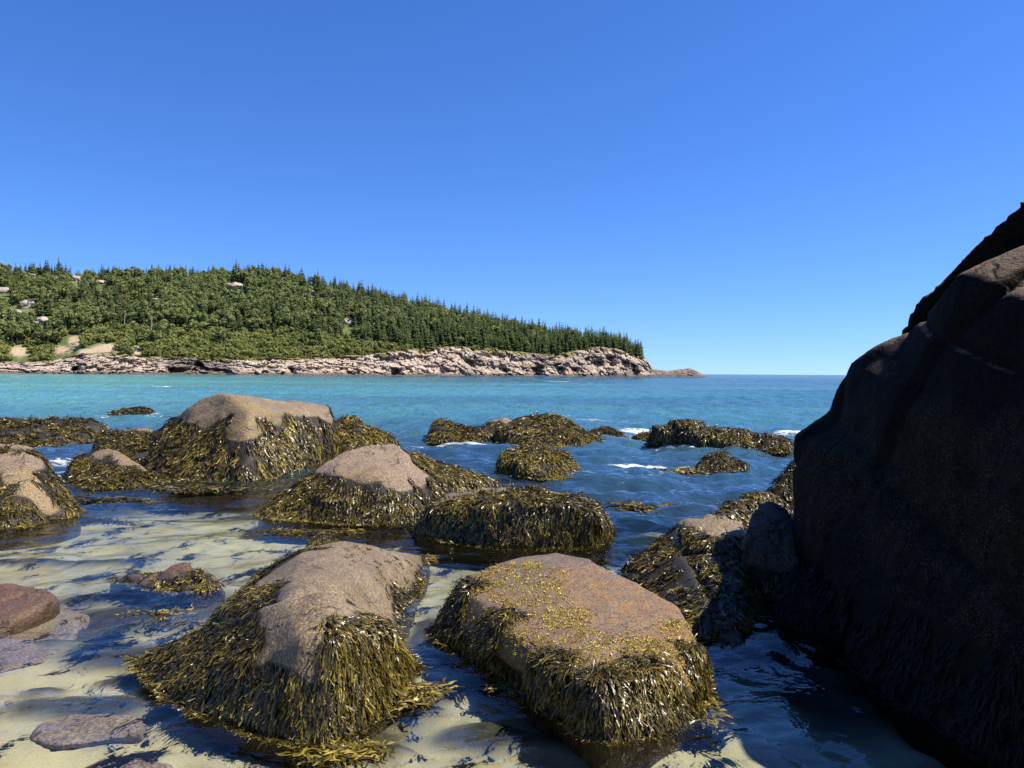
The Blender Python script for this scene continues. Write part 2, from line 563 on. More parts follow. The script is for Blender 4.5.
rock('flat topped rusty granite boulder fringed with golden rockweed in the front centre', 'rust', [
    [(460, 582, 4.5), (490, 567, 4.75), (520, 558, 4.9), (556, 552, 5.0), (590, 560, 4.85), (628, 584, 4.5), (679, 608, 4.15), (700, 652, 3.62), (648, 676, 3.32),
     (592, 686, 3.2), (545, 662, 3.45), (496, 618, 4.0), (470, 606, 4.25),
     (433, 632), (450, 644), (500, 666), (545, 702), (592, 735), (612, 742), (650, 737), (680, 722), (703, 694), B(440, 4.9), B(560, 5.3), B(690, 4.5)]],
    0.016, 0.02, 0.022, zl=0.09, n=13000, L=0.21, wd=0.010, soft=0.07, film_z=0.3,
    extra=[(448, 605, 4.5, 0.22), (600, 690, 3.2, 0.16), (650, 678, 3.35, 0.15), (690, 670, 3.6, 0.12), (545, 670, 3.45, 0.12), (500, 630, 4.0, 0.13), (570, 690, 3.25, 0.13)],
    film=[(650, 605, 4.0, 0.5), (690, 640, 3.7, 0.35), (610, 580, 4.4, 0.4)],
    tufts=(9000, 0.017, 0.0085, [(480, 585, 4.4, 0.28), (530, 610, 4.0, 0.34), (600, 660, 3.4, 0.34), (560, 640, 3.6, 0.3), (650, 655, 3.5, 0.28), (690, 640, 3.75, 0.2), (520, 580, 4.5, 0.3)], (0.62, 1.0)), waterfloat=0.2)

# --- middle distance, left
rock('big tan granite boulder with a peaked bare cap and long weed on its sides', 'tan', [
    [(221, 393, 11.7), (243, 402, 11.7), (272, 404, 12.4), (304, 407, 12.9), (327, 410, 13.3), (330, 417, 13.2), (183, 414, 12.0), (199, 399, 11.8), (249, 411, 11.1),
     (154, 434, 12.2), (152, 455, 12.1), (250, 440, 10.95), (332, 440, 13.3),
     (151, 475), (181, 479), (212, 481), (247, 482), (262, 479), (293, 473), (320, 464), (334, 457), B(155, 13.0), B(235, 14.6), B(337, 14.6)],
    [(280, 402, 12.8), (300, 405, 12.9), (330, 408, 13.2), (328, 414, 13.0), (290, 412, 12.5), (300, 408, 14.0), (325, 409, 14.0)]],
    0.045, 0.09, 0.10, zl=0.84, n=11000, L=0.34, wd=0.022, soft=0.2, bare=[(222, 402, 11.6, 0.55), (290, 406, 12.6, 0.45), (255, 406, 11.7, 0.5), (318, 410, 13.0, 0.36), (244, 425, 10.95, 0.30)],
    crag=0.012, film_z=0.5, tone=(0.0, 0.85), film=[(255, 430, 11.0, 0.9)])
rock('weedy boulder leaning close behind the right end of the big tan boulder', 'tan', [
    [(330, 420, 14.2), (350, 413, 14.4), (372, 424, 14.2), (388, 434, 14.0), (399, 446, 13.8), (332, 450, 13.4), (360, 446, 13.3), B(328, 13.3), B(400, 13.2), B(405, 14.6), B(335, 15.4)]],
    0.06, 0.15, 0.12, zl=0.75, n=3200, L=0.32, wd=0.026, soft=0.2, tone=(0.2, 0.85))
rock('pale pink domed boulder with weedy flanks in the middle of the shallows', 'pink', [
    [(326, 459, 8.4), (345, 449, 8.6), (372, 443, 8.8), (394, 444, 8.9), (410, 454, 8.7), (300, 478, 8.15), (272, 498, 8.15), (335, 472, 8.0), (380, 474, 7.9), (404, 482, 7.95),
     (258, 517), (293, 521), (342, 523), (392, 525), (425, 521), B(250, 8.9), B(330, 10.2), B(430, 9.8)],
    [(402, 452, 9.0), (426, 456, 9.2), (450, 461, 9.4), (473, 467, 9.6), (503, 479, 9.8), (412, 480, 8.3), B(420, 7.9), B(460, 8.4), B(508, 9.4), B(508, 10.6), B(420, 10.4)]],
    0.036, 0.07, 0.08, zl=0.42, n=12000, L=0.27, wd=0.017, soft=0.13,
    bare=[(372, 452, 8.6, 0.42), (345, 460, 8.4, 0.36), (400, 464, 8.4, 0.40), (393, 484, 8.0, 0.22)], extra=[(440, 462, 9.2, 0.62), (480, 474, 9.6, 0.5), (308, 475, 8.3, 0.3)], film_z=0.3)
rock('low weed covered boulder with a flat greyish top beside the pink domed boulder', 'mauve', [
    [(428, 507, 7.2), (447, 491, 7.5), (486, 487, 7.5), (529, 488, 7.4), (572, 490, 7.3), (597, 502, 7.1), (612, 522, 6.95), (432, 512, 7.05), (490, 504, 6.75), (570, 505, 6.6), (600, 515, 6.65),
     (416, 534), (450, 541), (503, 547), (563, 548), (593, 544), (616, 530), B(420, 7.9), B(500, 8.4), B(615, 7.7)]],
    0.032, 0.06, 0.06, zl=0.44, n=9500, L=0.26, wd=0.016, soft=0.06, bare=[(460, 490, 7.4, 0.26), (505, 489, 7.4, 0.24), (555, 490, 7.3, 0.24)])
rock('sloping ochre streaked boulder cut by the left edge of the photo', 'pink', [
    [(-40, 436, 8.9), (5, 443, 8.8), (35, 445, 8.7), (50, 468, 8.4), (64, 490, 8.1), (78, 512, 7.9), (0, 470, 7.9), (30, 480, 7.8),
     (-60, 532), (0, 530), (30, 526), (60, 520), (82, 513), B(-120, 8.5), B(-60, 10.4), B(40, 9.8), B(85, 8.6)]],
    0.04, 0.12, 0.08, zl=0.62, n=6500, L=0.26, wd=0.017, soft=0.12, bare=[(10, 455, 8.2, 0.40), (34, 487, 7.75, 0.16), (48, 503, 7.75, 0.14), (22, 470, 7.9, 0.22)], film=[(34, 487, 7.8, 0.5)], film_z=0.4)
rock('small rounded boulder with a tan strip on its top beside the tall tan boulder', 'tan', [
    [(78, 458, 11.0), (108, 448, 11.2), (122, 452, 11.0), (140, 464, 10.8), (160, 478, 10.6), (72, 470, 10.9), (70, 485), (100, 489), (140, 487), (166, 483), B(70, 11.8), B(110, 12.4), B(170, 11.6)]],
    0.045, 0.12, 0.07, zl=0.34, n=3000, L=0.26, wd=0.021, soft=0.10, bare=[(112, 452, 11.0, 0.28), (132, 462, 10.8, 0.25), (148, 472, 10.7, 0.2)])
rock('low flat boulder wearing a pale brown cap tucked behind the small rounded one', 'tan', [
    [(97, 433, 13.8), (110, 427, 14.2), (150, 429, 14.3), (160, 436, 14.0), (95, 450, 13.4), (94, 462), (125, 465), (158, 464), B(92, 14.6), B(165, 14.8)]],
    0.055, 0.12, 0.08, zl=0.36, n=3000, L=0.30, wd=0.026, soft=0.10, bare=[(120, 427, 14.3, 0.4), (145, 429, 14.3, 0.3)])
rock('long dark weedy ledge cut by the left edge below the open bay', 'tan', [
    [(-80, 412, 17.0), (0, 417, 17.2), (40, 417, 17.3), (85, 418, 17.4), (106, 423, 17.2), (-80, 446), (0, 443), (30, 446), (60, 445), (98, 440), B(-90, 19), B(110, 18.6)]],
    0.065, 0.14, 0.12, zl=1.2, n=5500, L=0.34, wd=0.03, soft=0.2, tone=(0.1, 0.8), crag=0.06)
rock('tiny dark islet rock alone in the turquoise bay behind the ledges', 'dark', [
    [(107, 412, 26.5), (117, 408.5, 26.5), (132, 406.5, 26.5), (145, 406.5, 26.5), (152, 412, 26.5), (106, 417.5), (128, 418), (152, 417), B(108, 28.5), B(150, 28.5)]],
    0.045, 0.04, 0.10, zl=0.5, n=900, L=0.3, wd=0.04, soft=0.2, crag=0.08)

# --- middle distance, centre and right
rock('blocky weed covered boulder leftmost of the cluster standing in open water', 'tan', [
    [(432, 421, 17.2), (440, 419, 17.4), (470, 428, 17.3), (488, 434, 17.2), (432, 442), (450, 444), (490, 442), B(430, 18.3), B(492, 18.4)]],
    0.065, 0.14, 0.10, zl=0.9, n=2400, L=0.32, wd=0.03, soft=0.2, tone=(0.1, 0.8))
rock('pale bare rock peeping out between two weed covered boulders in open water', 'pink', [
    [(479, 427, 18.6), (490, 418, 18.8), (503, 417, 18.8), (512, 421, 18.6), (478, 440, 18), (515, 440, 18), B(478, 18.2), B(516, 18.2), B(500, 19.8)]],
    0.07, 0.14, 0.09, zl=0.25, n=500, L=0.25, wd=0.03, soft=0.15)
rock('broad domed boulder under thick olive weed in open water', 'tan', [
    [(495, 430, 16.8), (520, 418, 17.1), (550, 412, 17.3), (569, 419, 17.2), (588, 431, 17.0), (602, 441, 16.6), (496, 442), (530, 447), (570, 447), (603, 443), B(496, 18.2), B(550, 19), B(606, 18)]],
    0.065, 0.16, 0.12, zl=1.4, n=4200, L=0.34, wd=0.03, soft=0.2, tone=(0.15, 0.85))
rock('low weedy rock with white foam breaking around it in open water', 'tan', [
    [(591, 433, 18.2), (606, 427, 18.4), (616, 431, 18.3), (624, 436, 18.1), (590, 440), (626, 440), B(590, 19), B(628, 19)]],
    0.07, 0.14, 0.08, zl=0.9, n=900, L=0.3, wd=0.03, soft=0.2)
rock('tiny dark rock in the foam just left of the long dark ledge', 'dark', [
    [(635, 434, 18.4), (645, 431, 18.4), (652, 436, 18.3), (633, 440), (655, 440), B(634, 19), B(655, 19)]],
    0.07, 0.12, 0.06, zl=0.7, n=400, L=0.26, wd=0.03, soft=0.2)
rock('long dark weed hung ledge with yellowish right end in open water', 'tan', [
    [(651, 423, 15.9), (672, 421, 16.0), (690, 424, 16.0), (712, 428, 15.8), (738, 427, 15.6), (772, 430, 15.4), (793, 438, 15.2), (651, 443), (682, 448), (722, 450), (756, 452), (784, 454), (794, 450), B(651, 17.2), B(800, 16.6)]],
    0.055, 0.13, 0.12, zl=1.3, n=5200, L=0.36, wd=0.026, soft=0.2, tone=(0.05, 0.8), crag=0.10)
rock('small pointed weed mound with a low tail in the water before the long ledge', 'tan', [
    [(698, 463, 12.2), (708, 453, 12.4), (716, 451, 12.4), (728, 455, 12.3), (740, 463, 12.2), (753, 467, 12.1), (697, 470), (720, 473), (754, 469), B(697, 12.9), B(755, 12.7)]],
    0.045, 0.09, 0.07, zl=0.9, n=1700, L=0.22, wd=0.02, soft=0.2, tone=(0.0, 0.6))
rock('domed weedy boulder with a bright golden right side in the blue channel', 'tan', [
    [(500, 455, 11.6), (520, 446, 11.8), (550, 444, 11.8), (568, 453, 11.6), (576, 468, 11.4), (508, 472), (542, 480), (572, 478), (579, 471), B(497, 12.3), B(545, 13.2), B(582, 12.2)]],
    0.045, 0.12, 0.09, zl=0.9, n=3600, L=0.25, wd=0.021, soft=0.2, tone=(0.2, 0.9))

# --- right side beside the big boulder
rock('weed draped boulder half in the shade of the huge dark boulder', 'mauve', [
    [(626, 572, 5.75), (638, 553, 5.9), (660, 532, 5.95), (685, 517, 6.0), (711, 516, 6.0), (741, 520, 5.9), (750, 540, 5.6), (700, 545, 5.5), (735, 560, 5.2),
     (622, 580), (650, 602), (690, 628), (740, 650), B(630, 6.6), B(720, 7.0), B(790, 6.0), B(780, 5.0)]],
    0.026, 0.07, 0.06, zl=0.36, n=5200, L=0.24, wd=0.013, soft=0.08, crag=0.05, bare=[(700, 518, 5.95, 0.22), (730, 522, 5.8, 0.2), (715, 530, 5.7, 0.15)], extra=[(650, 560, 5.8, 0.3)])
rock('pointed bare rock with one sunlit shoulder against the foot of the huge boulder', 'brown', [
    [(751, 515, 5.6), (760, 502, 5.75), (769, 498, 5.8), (781, 505, 5.75), (790, 517, 5.6), (742, 545, 5.25), (775, 530, 5.35), (800, 560, 5.1), B(732, 5.2), B(810, 5.1), B(800, 6.2), B(750, 6.1)]],
    0.02, 0.02, 0.03, zl=0.15, crag=0.03, n=800, L=0.2, wd=0.013, soft=0.08)
rock('low weed tufted rock behind the pointed rock and beside the channel', 'tan', [
    [(718, 514, 7.2), (730, 502, 7.5), (750, 493, 7.8), (772, 492, 7.8), (716, 520, 7.0), B(712, 7.2), B(790, 7.0), B(790, 8.6), B(730, 8.4)]],
    0.035, 0.09, 0.06, zl=0.9, n=2200, L=0.22, wd=0.016, soft=0.2, tone=(0.2, 0.8))
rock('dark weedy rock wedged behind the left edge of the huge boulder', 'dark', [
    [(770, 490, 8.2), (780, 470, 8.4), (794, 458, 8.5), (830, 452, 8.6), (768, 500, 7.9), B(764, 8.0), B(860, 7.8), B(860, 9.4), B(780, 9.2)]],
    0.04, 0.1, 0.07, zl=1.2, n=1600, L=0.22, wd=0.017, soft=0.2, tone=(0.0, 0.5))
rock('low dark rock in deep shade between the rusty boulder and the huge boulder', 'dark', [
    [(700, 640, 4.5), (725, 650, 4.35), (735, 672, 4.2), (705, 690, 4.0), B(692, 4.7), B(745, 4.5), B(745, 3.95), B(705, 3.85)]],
    0.02, 0.05, 0.04, zl=0.6, n=900, L=0.18, wd=0.012, soft=0.2, tone=(0.0, 0.35), wmat='weed_shaded')
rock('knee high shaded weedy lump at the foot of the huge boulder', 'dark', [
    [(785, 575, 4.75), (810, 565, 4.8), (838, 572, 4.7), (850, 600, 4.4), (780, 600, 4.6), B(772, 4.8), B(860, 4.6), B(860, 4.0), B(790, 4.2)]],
    0.022, 0.06, 0.05, zl=0.9, n=1500, L=0.22, wd=0.013, soft=0.2, tone=(0.0, 0.4), wmat='weed_shaded')

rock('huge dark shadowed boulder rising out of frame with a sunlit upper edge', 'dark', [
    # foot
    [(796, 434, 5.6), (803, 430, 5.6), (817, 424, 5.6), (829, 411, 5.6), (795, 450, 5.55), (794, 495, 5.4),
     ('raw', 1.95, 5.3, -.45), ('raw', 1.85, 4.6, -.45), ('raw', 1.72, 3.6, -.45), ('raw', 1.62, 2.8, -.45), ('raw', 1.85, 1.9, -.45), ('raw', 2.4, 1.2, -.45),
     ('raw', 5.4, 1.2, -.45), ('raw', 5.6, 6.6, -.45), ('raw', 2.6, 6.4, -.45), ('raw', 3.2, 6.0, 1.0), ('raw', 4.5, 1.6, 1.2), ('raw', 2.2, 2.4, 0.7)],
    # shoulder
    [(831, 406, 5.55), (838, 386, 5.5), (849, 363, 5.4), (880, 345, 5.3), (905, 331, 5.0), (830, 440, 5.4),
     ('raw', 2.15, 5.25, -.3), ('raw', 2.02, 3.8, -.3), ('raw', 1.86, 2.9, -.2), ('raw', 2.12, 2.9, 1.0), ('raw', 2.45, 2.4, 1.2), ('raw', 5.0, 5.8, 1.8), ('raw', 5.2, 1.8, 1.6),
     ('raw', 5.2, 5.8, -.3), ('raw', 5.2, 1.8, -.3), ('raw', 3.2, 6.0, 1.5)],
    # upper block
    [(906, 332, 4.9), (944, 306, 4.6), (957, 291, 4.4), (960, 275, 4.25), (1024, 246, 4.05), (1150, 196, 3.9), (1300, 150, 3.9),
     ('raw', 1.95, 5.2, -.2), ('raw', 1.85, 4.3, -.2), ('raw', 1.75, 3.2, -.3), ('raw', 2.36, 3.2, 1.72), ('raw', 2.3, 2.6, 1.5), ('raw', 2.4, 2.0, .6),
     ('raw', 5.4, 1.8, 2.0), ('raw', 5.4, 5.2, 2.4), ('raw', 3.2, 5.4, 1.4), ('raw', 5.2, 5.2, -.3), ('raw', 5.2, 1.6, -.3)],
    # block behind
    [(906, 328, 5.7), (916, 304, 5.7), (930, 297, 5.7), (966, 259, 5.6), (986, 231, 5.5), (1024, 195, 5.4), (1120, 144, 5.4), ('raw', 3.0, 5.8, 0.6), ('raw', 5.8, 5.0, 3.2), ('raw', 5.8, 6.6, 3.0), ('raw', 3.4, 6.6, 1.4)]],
    0.033, 0.075, 0.075, zl=0.40, n=10000, L=0.28, wd=0.014, soft=0.16, tone=(0.0, 0.40), wmat='weed_shaded', crag=0.03,
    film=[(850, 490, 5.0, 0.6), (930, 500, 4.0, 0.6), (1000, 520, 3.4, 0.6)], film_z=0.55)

# --- left foreground
rock('low ragged reddish rock with weed trailing off the long mauve boulder', 'redd', [
    [(112, 577, 5.6), (135, 570, 5.7), (157, 573, 5.6), (168, 580, 5.5), (110, 580), (140, 588), (170, 592), B(112, 6.0), B(180, 5.9)],
    [(160, 582, 5.4), (172, 570, 5.5), (184, 566, 5.55), (197, 569, 5.5), (212, 578, 5.3), (165, 592), (195, 595), (222, 590), B(168, 5.9), B(226, 5.7)]],
    0.018, 0.03, 0.035, zl=0.035, n=1000, L=0.12, wd=0.012, soft=0.10, crag=0.03, tone=(0.2, 0.9), waterfloat=0.5)
rock('smooth reddish brown rock cut by the left edge beside the drowned slab', 'redd', [
    [(-50, 580, 5.0), (0, 586, 5.0), (14, 583, 5.05), (36, 588, 4.95), (54, 598, 4.8), (-60, 640), (0, 629), (30, 612), (56, 601), B(-60, 5.6), B(50, 5.3)]],
    0.02, 0.04, 0.04, zl=-0.2, n=0, crag=0.02)
for lab, pts, hz in (
    ('broad mauve slab lying drowned just under the surface at the left edge', [(-40, 640), (20, 612), (60, 600), (98, 612), (88, 640), (50, 668), (0, 678), (-50, 690)], -0.045),
    ('long rounded stone lying under the water in the bottom left corner', [(8, 742), (25, 722), (70, 708), (130, 706), (168, 716), (160, 736), (100, 746), (40, 752)], -0.05),
    ('flat pale stone drowned along the bottom edge left of the shaggy boulder', [(70, 770), (100, 756), (150, 752), (185, 762), (190, 780), (80, 790)], -0.06),
    ('small drowned stone on the sand nearest below the broad slab', [(20, 690), (36, 676), (62, 676), (66, 686), (40, 694)], -0.10),
    ('small drowned stone on the sand midway between the slab and the corner stone', [(36, 714), (52, 702), (74, 700), (72, 710), (50, 718)], -0.11),
    ('small round drowned stone on the sand close to the shaggy weed skirt', [(106, 698), (116, 690), (130, 690), (130, 698), (116, 704)], -0.10)):
    h = []
    cx = np.mean([p[0] for p in pts]); cy = np.mean([p[1] for p in pts])
    for (px, py) in pts:
        w = Wl(px, py, -0.20); h.append(('raw',) + w); h.append(('raw', w[0], w[1], -0.5))
        w = Wl(cx + (px - cx) * 0.72, cy + (py - cy) * 0.72, hz - 0.02); h.append(('raw',) + w)
    rock(lab, 'slab', [h], 0.018, 0.04, 0.02, name='submerged_rock', cat='rock')

# ------------------------------------------------------------------ seabed
def bed(x, y):
    p = np.stack([x, y, np.zeros_like(x)], 1)
    z = -0.17 - 0.022 * np.clip(y - 4, 0, 8) - 0.10 * np.clip(y - 12, 0, 60) * sstep(10, 30, y) - 0.75 * sstep(-0.6, 1.0, x - 0.05 * y) * sstep(6.5, 9.5, y) - 0.5 * sstep(9.5, 13, y)
    z = z - 2.0 * sstep(60, 250, y)
    z = z + 0.10 * sstep(2.5, -3, y) * np.clip(3.2 - y, 0, 12)
    z = z + 0.06 * fbm(p * 0.55, 3, 3) * sstep(200, 10, y) + 0.035 * fbm(p * 1.9, 3, 4) * sstep(40, 8, y)
    z = z + 0.05 * sstep(0.6, -2.5, x) * sstep(12, 6, y)                 # sandy lagoon on the left is shallower
    return z


def grid_polar(rs, an):
    A, R = np.meshgrid(an, rs)
    x = (R * np.sin(A)).ravel(); y = (R * np.cos(A)).ravel()
    nr, na = len(rs), len(an)
    i = np.arange((nr - 1) * (na - 1)); a = i // (na - 1); b = i % (na - 1)
    F = np.stack([a * na + b, a * na + b + 1, (a + 1) * na + b + 1, (a + 1) * na + b], 1)
    return x, y, F


def angles(step, half=0.80):
    f = np.arange(-half, half + 1e-6, step)
    c1 = np.linspace(-math.pi, -half, 60)[:-1]; c2 = np.linspace(half, math.pi, 60)[1:]
    return np.concatenate([c1, f, c2])


k = NT('wet_sand')
p = k.pos()
n1 = k.noise(p, 0.9, 4, 0.6); n2 = k.noise(p, 2.6, 6, 0.68, 0.5); n3 = k.noise(p, 130, 2, 0.6)
c = k.mix(k.ramp(n1, [(0.35, 0.0), (0.65, 1.0)]), (0.30, 0.262, 0.145), (0.41, 0.375, 0.255))
c = k.mix(k.ramp(n2, [(0.52, 0.0), (0.70, 0.75)]), c, (0.16, 0.13, 0.07))
c = k.mix(k.ramp(n3, [(0.42, 0.25), (0.55, 0.0)]), c, (0.13, 0.10, 0.07))
c = k.mix(k.math('MULTIPLY', k.attr('ledge'), k.ramp(n2, [(0.42, 1.0), (0.70, 0.86)]), clamp=True), c, (0.020, 0.019, 0.016))  # near-black covers weedy bottom and painted rock shade alike
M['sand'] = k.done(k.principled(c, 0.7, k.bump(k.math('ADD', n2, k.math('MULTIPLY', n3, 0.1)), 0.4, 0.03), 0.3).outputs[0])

x, y, F = grid_polar(np.concatenate([[0.02], np.geomspace(0.5, 60, 420), np.geomspace(64, 12000, 50)]), angles(0.009))
z = bed(x, y)
# sand ripples in the near shallows
q = np.stack([x * 1.2, y * 1.2, 0 * x], 1)
z = z + 0.017 * np.sin(y * 17 + x * 6 + 3.5 * fbm(q, 3, 21)) * sstep(14, 6, np.hypot(x, y)) * sstep(0.0, 0.5, 0.5 + fbm(q * 0.7, 2, 8))
ledge = np.zeros_like(x)  # weedy bottom patches; those beside rocks and boulder also paint in their shade
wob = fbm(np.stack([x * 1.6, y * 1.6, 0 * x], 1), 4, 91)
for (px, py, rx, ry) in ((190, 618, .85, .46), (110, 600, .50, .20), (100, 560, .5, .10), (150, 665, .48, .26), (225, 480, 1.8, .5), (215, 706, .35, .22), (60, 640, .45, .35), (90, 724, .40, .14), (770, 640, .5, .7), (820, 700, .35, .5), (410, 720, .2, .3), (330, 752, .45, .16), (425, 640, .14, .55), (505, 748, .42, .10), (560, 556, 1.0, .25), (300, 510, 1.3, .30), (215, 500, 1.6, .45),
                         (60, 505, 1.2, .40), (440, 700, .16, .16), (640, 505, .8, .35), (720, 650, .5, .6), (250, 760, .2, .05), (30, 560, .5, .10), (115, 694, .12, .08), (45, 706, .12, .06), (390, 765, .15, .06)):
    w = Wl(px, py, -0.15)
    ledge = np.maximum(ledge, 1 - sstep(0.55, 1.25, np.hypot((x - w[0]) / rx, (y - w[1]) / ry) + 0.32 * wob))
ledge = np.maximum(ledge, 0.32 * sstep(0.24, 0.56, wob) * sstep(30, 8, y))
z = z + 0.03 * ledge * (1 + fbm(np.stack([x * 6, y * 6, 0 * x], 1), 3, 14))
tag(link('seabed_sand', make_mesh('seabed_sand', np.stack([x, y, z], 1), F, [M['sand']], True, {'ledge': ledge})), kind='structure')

# ------------------------------------------------------------------ water
rs = np.concatenate([[0.02, 0.6], np.geomspace(1.2, 320, 1000), np.geomspace(330, 12000, 60)])
x, y, F = grid_polar(rs, angles(0.0045))
r = np.hypot(x, y)
depth = np.clip(-bed(x, y), 0, None)
q2 = np.stack([x, y, 0 * x], 1)
near_calm = sstep(6.0, 13.0, y + 1.6 * np.clip(x + 0.3, -2.5, 2.5)) * 0.68 + 0.32
z = np.zeros_like(x)
wr = np.random.default_rng(3)
for lam, amp, cnt, r0, r1, spreadw in ((0.17, 0.0030, 6, 0, 16, 1.3), (0.42, 0.0130, 5, 0, 45, 1.1), (1.1, 0.036, 5, 0, 110, 0.8), (2.7, 0.030, 4, 8, 260, 0.6), (7.0, 0.05, 4, 16, 330, 0.4)):
    fade = sstep(r1, r1 * 0.5, r) * (sstep(r0 * 0.6, r0 * 1.6, r) if r0 else 1.0) * near_calm
    for j in range(cnt):
        th = math.pi + wr.normal(0, spreadw); ll = lam * wr.uniform(0.75, 1.35)
        ph = 2 * math.pi / ll * (x * math.sin(th) + y * math.cos(th)) + wr.uniform(0, 6.28) + 2.2 * vnoise(q2 / (ll * 3.1) + j * 7, j)
        s = np.sin(ph)
        m = 0.5 + 0.5 * vnoise(q2 / (ll * 5.0) + 31 + j, j + 40)
        z = z + amp * fade * m * (s + 0.30 * np.cos(2 * ph))
# foam round the outer rocks and a few whitecaps
foam = np.zeros_like(x)
sel = np.where((y > 9) & (r < 40))[0]
for pts, size in ROCKS:
    if len(pts) < 4 or pts[:, 1].mean() < 9.0:
        continue
    c0 = pts.mean(0); rad = np.linalg.norm(pts - c0, axis=1).max() + 2.0
    ss = sel[np.hypot(x[sel] - c0[0], y[sel] - c0[1]) < rad]
    pp = pts[:: max(1, len(pts) // 160)]
    if len(ss) == 0:
        continue
    dm = np.full(len(ss), 9.0)
    for a in pp:
        dm = np.minimum(dm, np.hypot(x[ss] - a[0], y[ss] - a[1]))
    outer = 0.70 if c0[1] > 14 else 0.40
    foam[ss] = np.maximum(foam[ss], outer * (1 - sstep(0.05, 0.80, dm)) * (0.55 + 0.6 * vnoise(np.stack([x[ss] * 0.9, y[ss] * 0.9, 0 * ss], 1), 71)))
for (px, py, rx, ry, a) in ((640, 431, 1.5, 0.8, .85), (612, 423, 2.2, 0.8, .72), (625, 437, 1.2, .5, .8), (585, 433, .8, .5, .8), (455, 447, 1.5, .35, .75), (520, 449, 1.4, .3, .6), (648, 465, 1.0, .28, .95), (672, 474, 1.2, .3, .45), (560, 418, 1.5, .5, .45),
                            (66, 462, 1.0, .4, .75), (58, 474, .8, .25, .6), (798, 437, 1.0, .5, .9), (148, 386, 2.0, 1.2, .95), (161, 387, 1.6, 1.0, .85), (565, 382, 5, 2.5, .8), (570, 383.5, 4, 2, .7),
                            (700, 376, 25, 14, .9), (660, 376.5, 30, 12, .6), (740, 424, 1.3, .4, .5), (690, 419, 1.6, .5, .45), (430, 450, .8, .25, .5), (640, 500, .5, .12, .35), (600, 458, .9, .2, .4), (250, 376, 16, 6, .55), (420, 378, 16, 5, .5), (330, 384, 6, 2, .5), (40, 379, 8, 3, .6)):
    w = Wl(px, py)
    e = np.hypot((x - w[0]) / rx, (y - w[1]) / ry)
    foam = np.maximum(foam, a * (1 - sstep(0.2, 1.15, e)))
z = z + 0.03 * foam * (r > 10) * (r < 200)

k = NT('sea_water')
p = k.pos()
ps = k.scale(p, (1.0, 1.35, 1.0))
dep = k.attr('depth'); fo = k.attr('foam'); rgh = k.attr('chop')
hb = k.math('ADD', k.math('MULTIPLY', k.noise(ps, 3.2, 4, 0.6, 0.6), 0.7), k.math('MULTIPLY', k.noise(ps, 0.55, 4, 0.62, 0.3), 2.6))
bump = k.n('ShaderNodeBump'); bump.inputs['Distance'].default_value = 0.16
k.l(k.math('MULTIPLY', rgh, 0.9), bump.inputs['Strength']); k.l(hb, bump.inputs['Height'])
b2 = k.bump(k.noise(ps, 9, 3, 0.5, 0.5), 0.11, 0.03, bump.outputs[0])
fr = k.n('ShaderNodeFresnel'); fr.inputs['IOR'].default_value = 1.52; k.l(b2, fr.inputs['Normal'])
gl = k.n('ShaderNodeBsdfGlossy'); gl.inputs['Roughness'].default_value = 0.025; k.l(b2, gl.inputs['Normal'])
tr = k.n('ShaderNodeBsdfTransparent')
opac = k.math('SUBTRACT', 1.0, k.math('POWER', 2.718, k.math('MULTIPLY', k.math('MAXIMUM', k.math('SUBTRACT', dep, 0.28), 0.0), -1.7)))
tint = k.mix(k.math('MULTIPLY', dep, 0.55, clamp=True), (0.99, 1.0, 0.97), (0.30, 0.70, 0.66)); k.l(tint, tr.inputs[0])
patch = k.noise(k.scale(p, (0.012, 0.030, 1)), 1.0, 4, 0.6)
bed_far = k.attr('shoal')
body = k.mix(bed_far, (0.028, 0.060, 0.100), (0.12, 0.325, 0.30))
body = k.mix(k.ramp(patch, [(0.40, 0.0), (0.65, 0.5)]), body, (0.015, 0.14, 0.19))
df = k.n('ShaderNodeBsdfDiffuse'); k.l(body, df.inputs[0]); k.l(bump.outputs[0], df.inputs['Normal'])
m1 = k.n('ShaderNodeMixShader'); k.l(opac, m1.inputs[0]); k.l(tr.outputs[0], m1.inputs[1]); k.l(df.outputs[0], m1.inputs[2])
m2 = k.n('ShaderNodeMixShader'); k.l(fr.outputs[0], m2.inputs[0]); k.l(m1.outputs[0], m2.inputs[1]); k.l(gl.outputs[0], m2.inputs[2])
fd = k.n('ShaderNodeBsdfDiffuse'); fd.inputs[0].default_value = (0.78, 0.80, 0.80, 1)
fn = k.noise(k.scale(p, (1.0, 1.8, 1.0)), 4.5, 6, 0.72, 0.8)
ff = k.ramp(k.math('ADD', k.math('MULTIPLY', fo, 0.34), k.math('MULTIPLY', fn, 0.85)), [(0.62, 0.0), (0.80, 0.9)])
ff = k.math('MULTIPLY', ff, k.ramp(fo, [(0.02, 0.0), (0.15, 1.0)]))
m3 = k.n('ShaderNodeMixShader'); k.l(ff, m3.inputs[0]); k.l(m2.outputs[0], m3.inputs[1]); k.l(fd.outputs[0], m3.inputs[2])
M['water'] = k.done(m3.outputs[0])
chop = near_calm * (0.55 + 0.45 * sstep(8, 40, r))
shoal = np.clip(sstep(260, 60, y) * (0.35 + 0.65 * sstep(30, -60, x)) + 0.9 * sstep(-20, -140, x) * sstep(420, 200, y), 0, 1) * sstep(9, 30, y)
shoal = np.clip(shoal + 0.35 * fbm(np.stack([x / 30, y / 14, 0 * x], 1), 3, 77) * sstep(400, 40, y), 0, 1)
tag(link('sea_water', make_mesh('sea_water', np.stack([x, y, z], 1), F, [M['water']], True, {'depth': depth, 'foam': foam, 'chop': chop, 'shoal': shoal})), kind='structure')

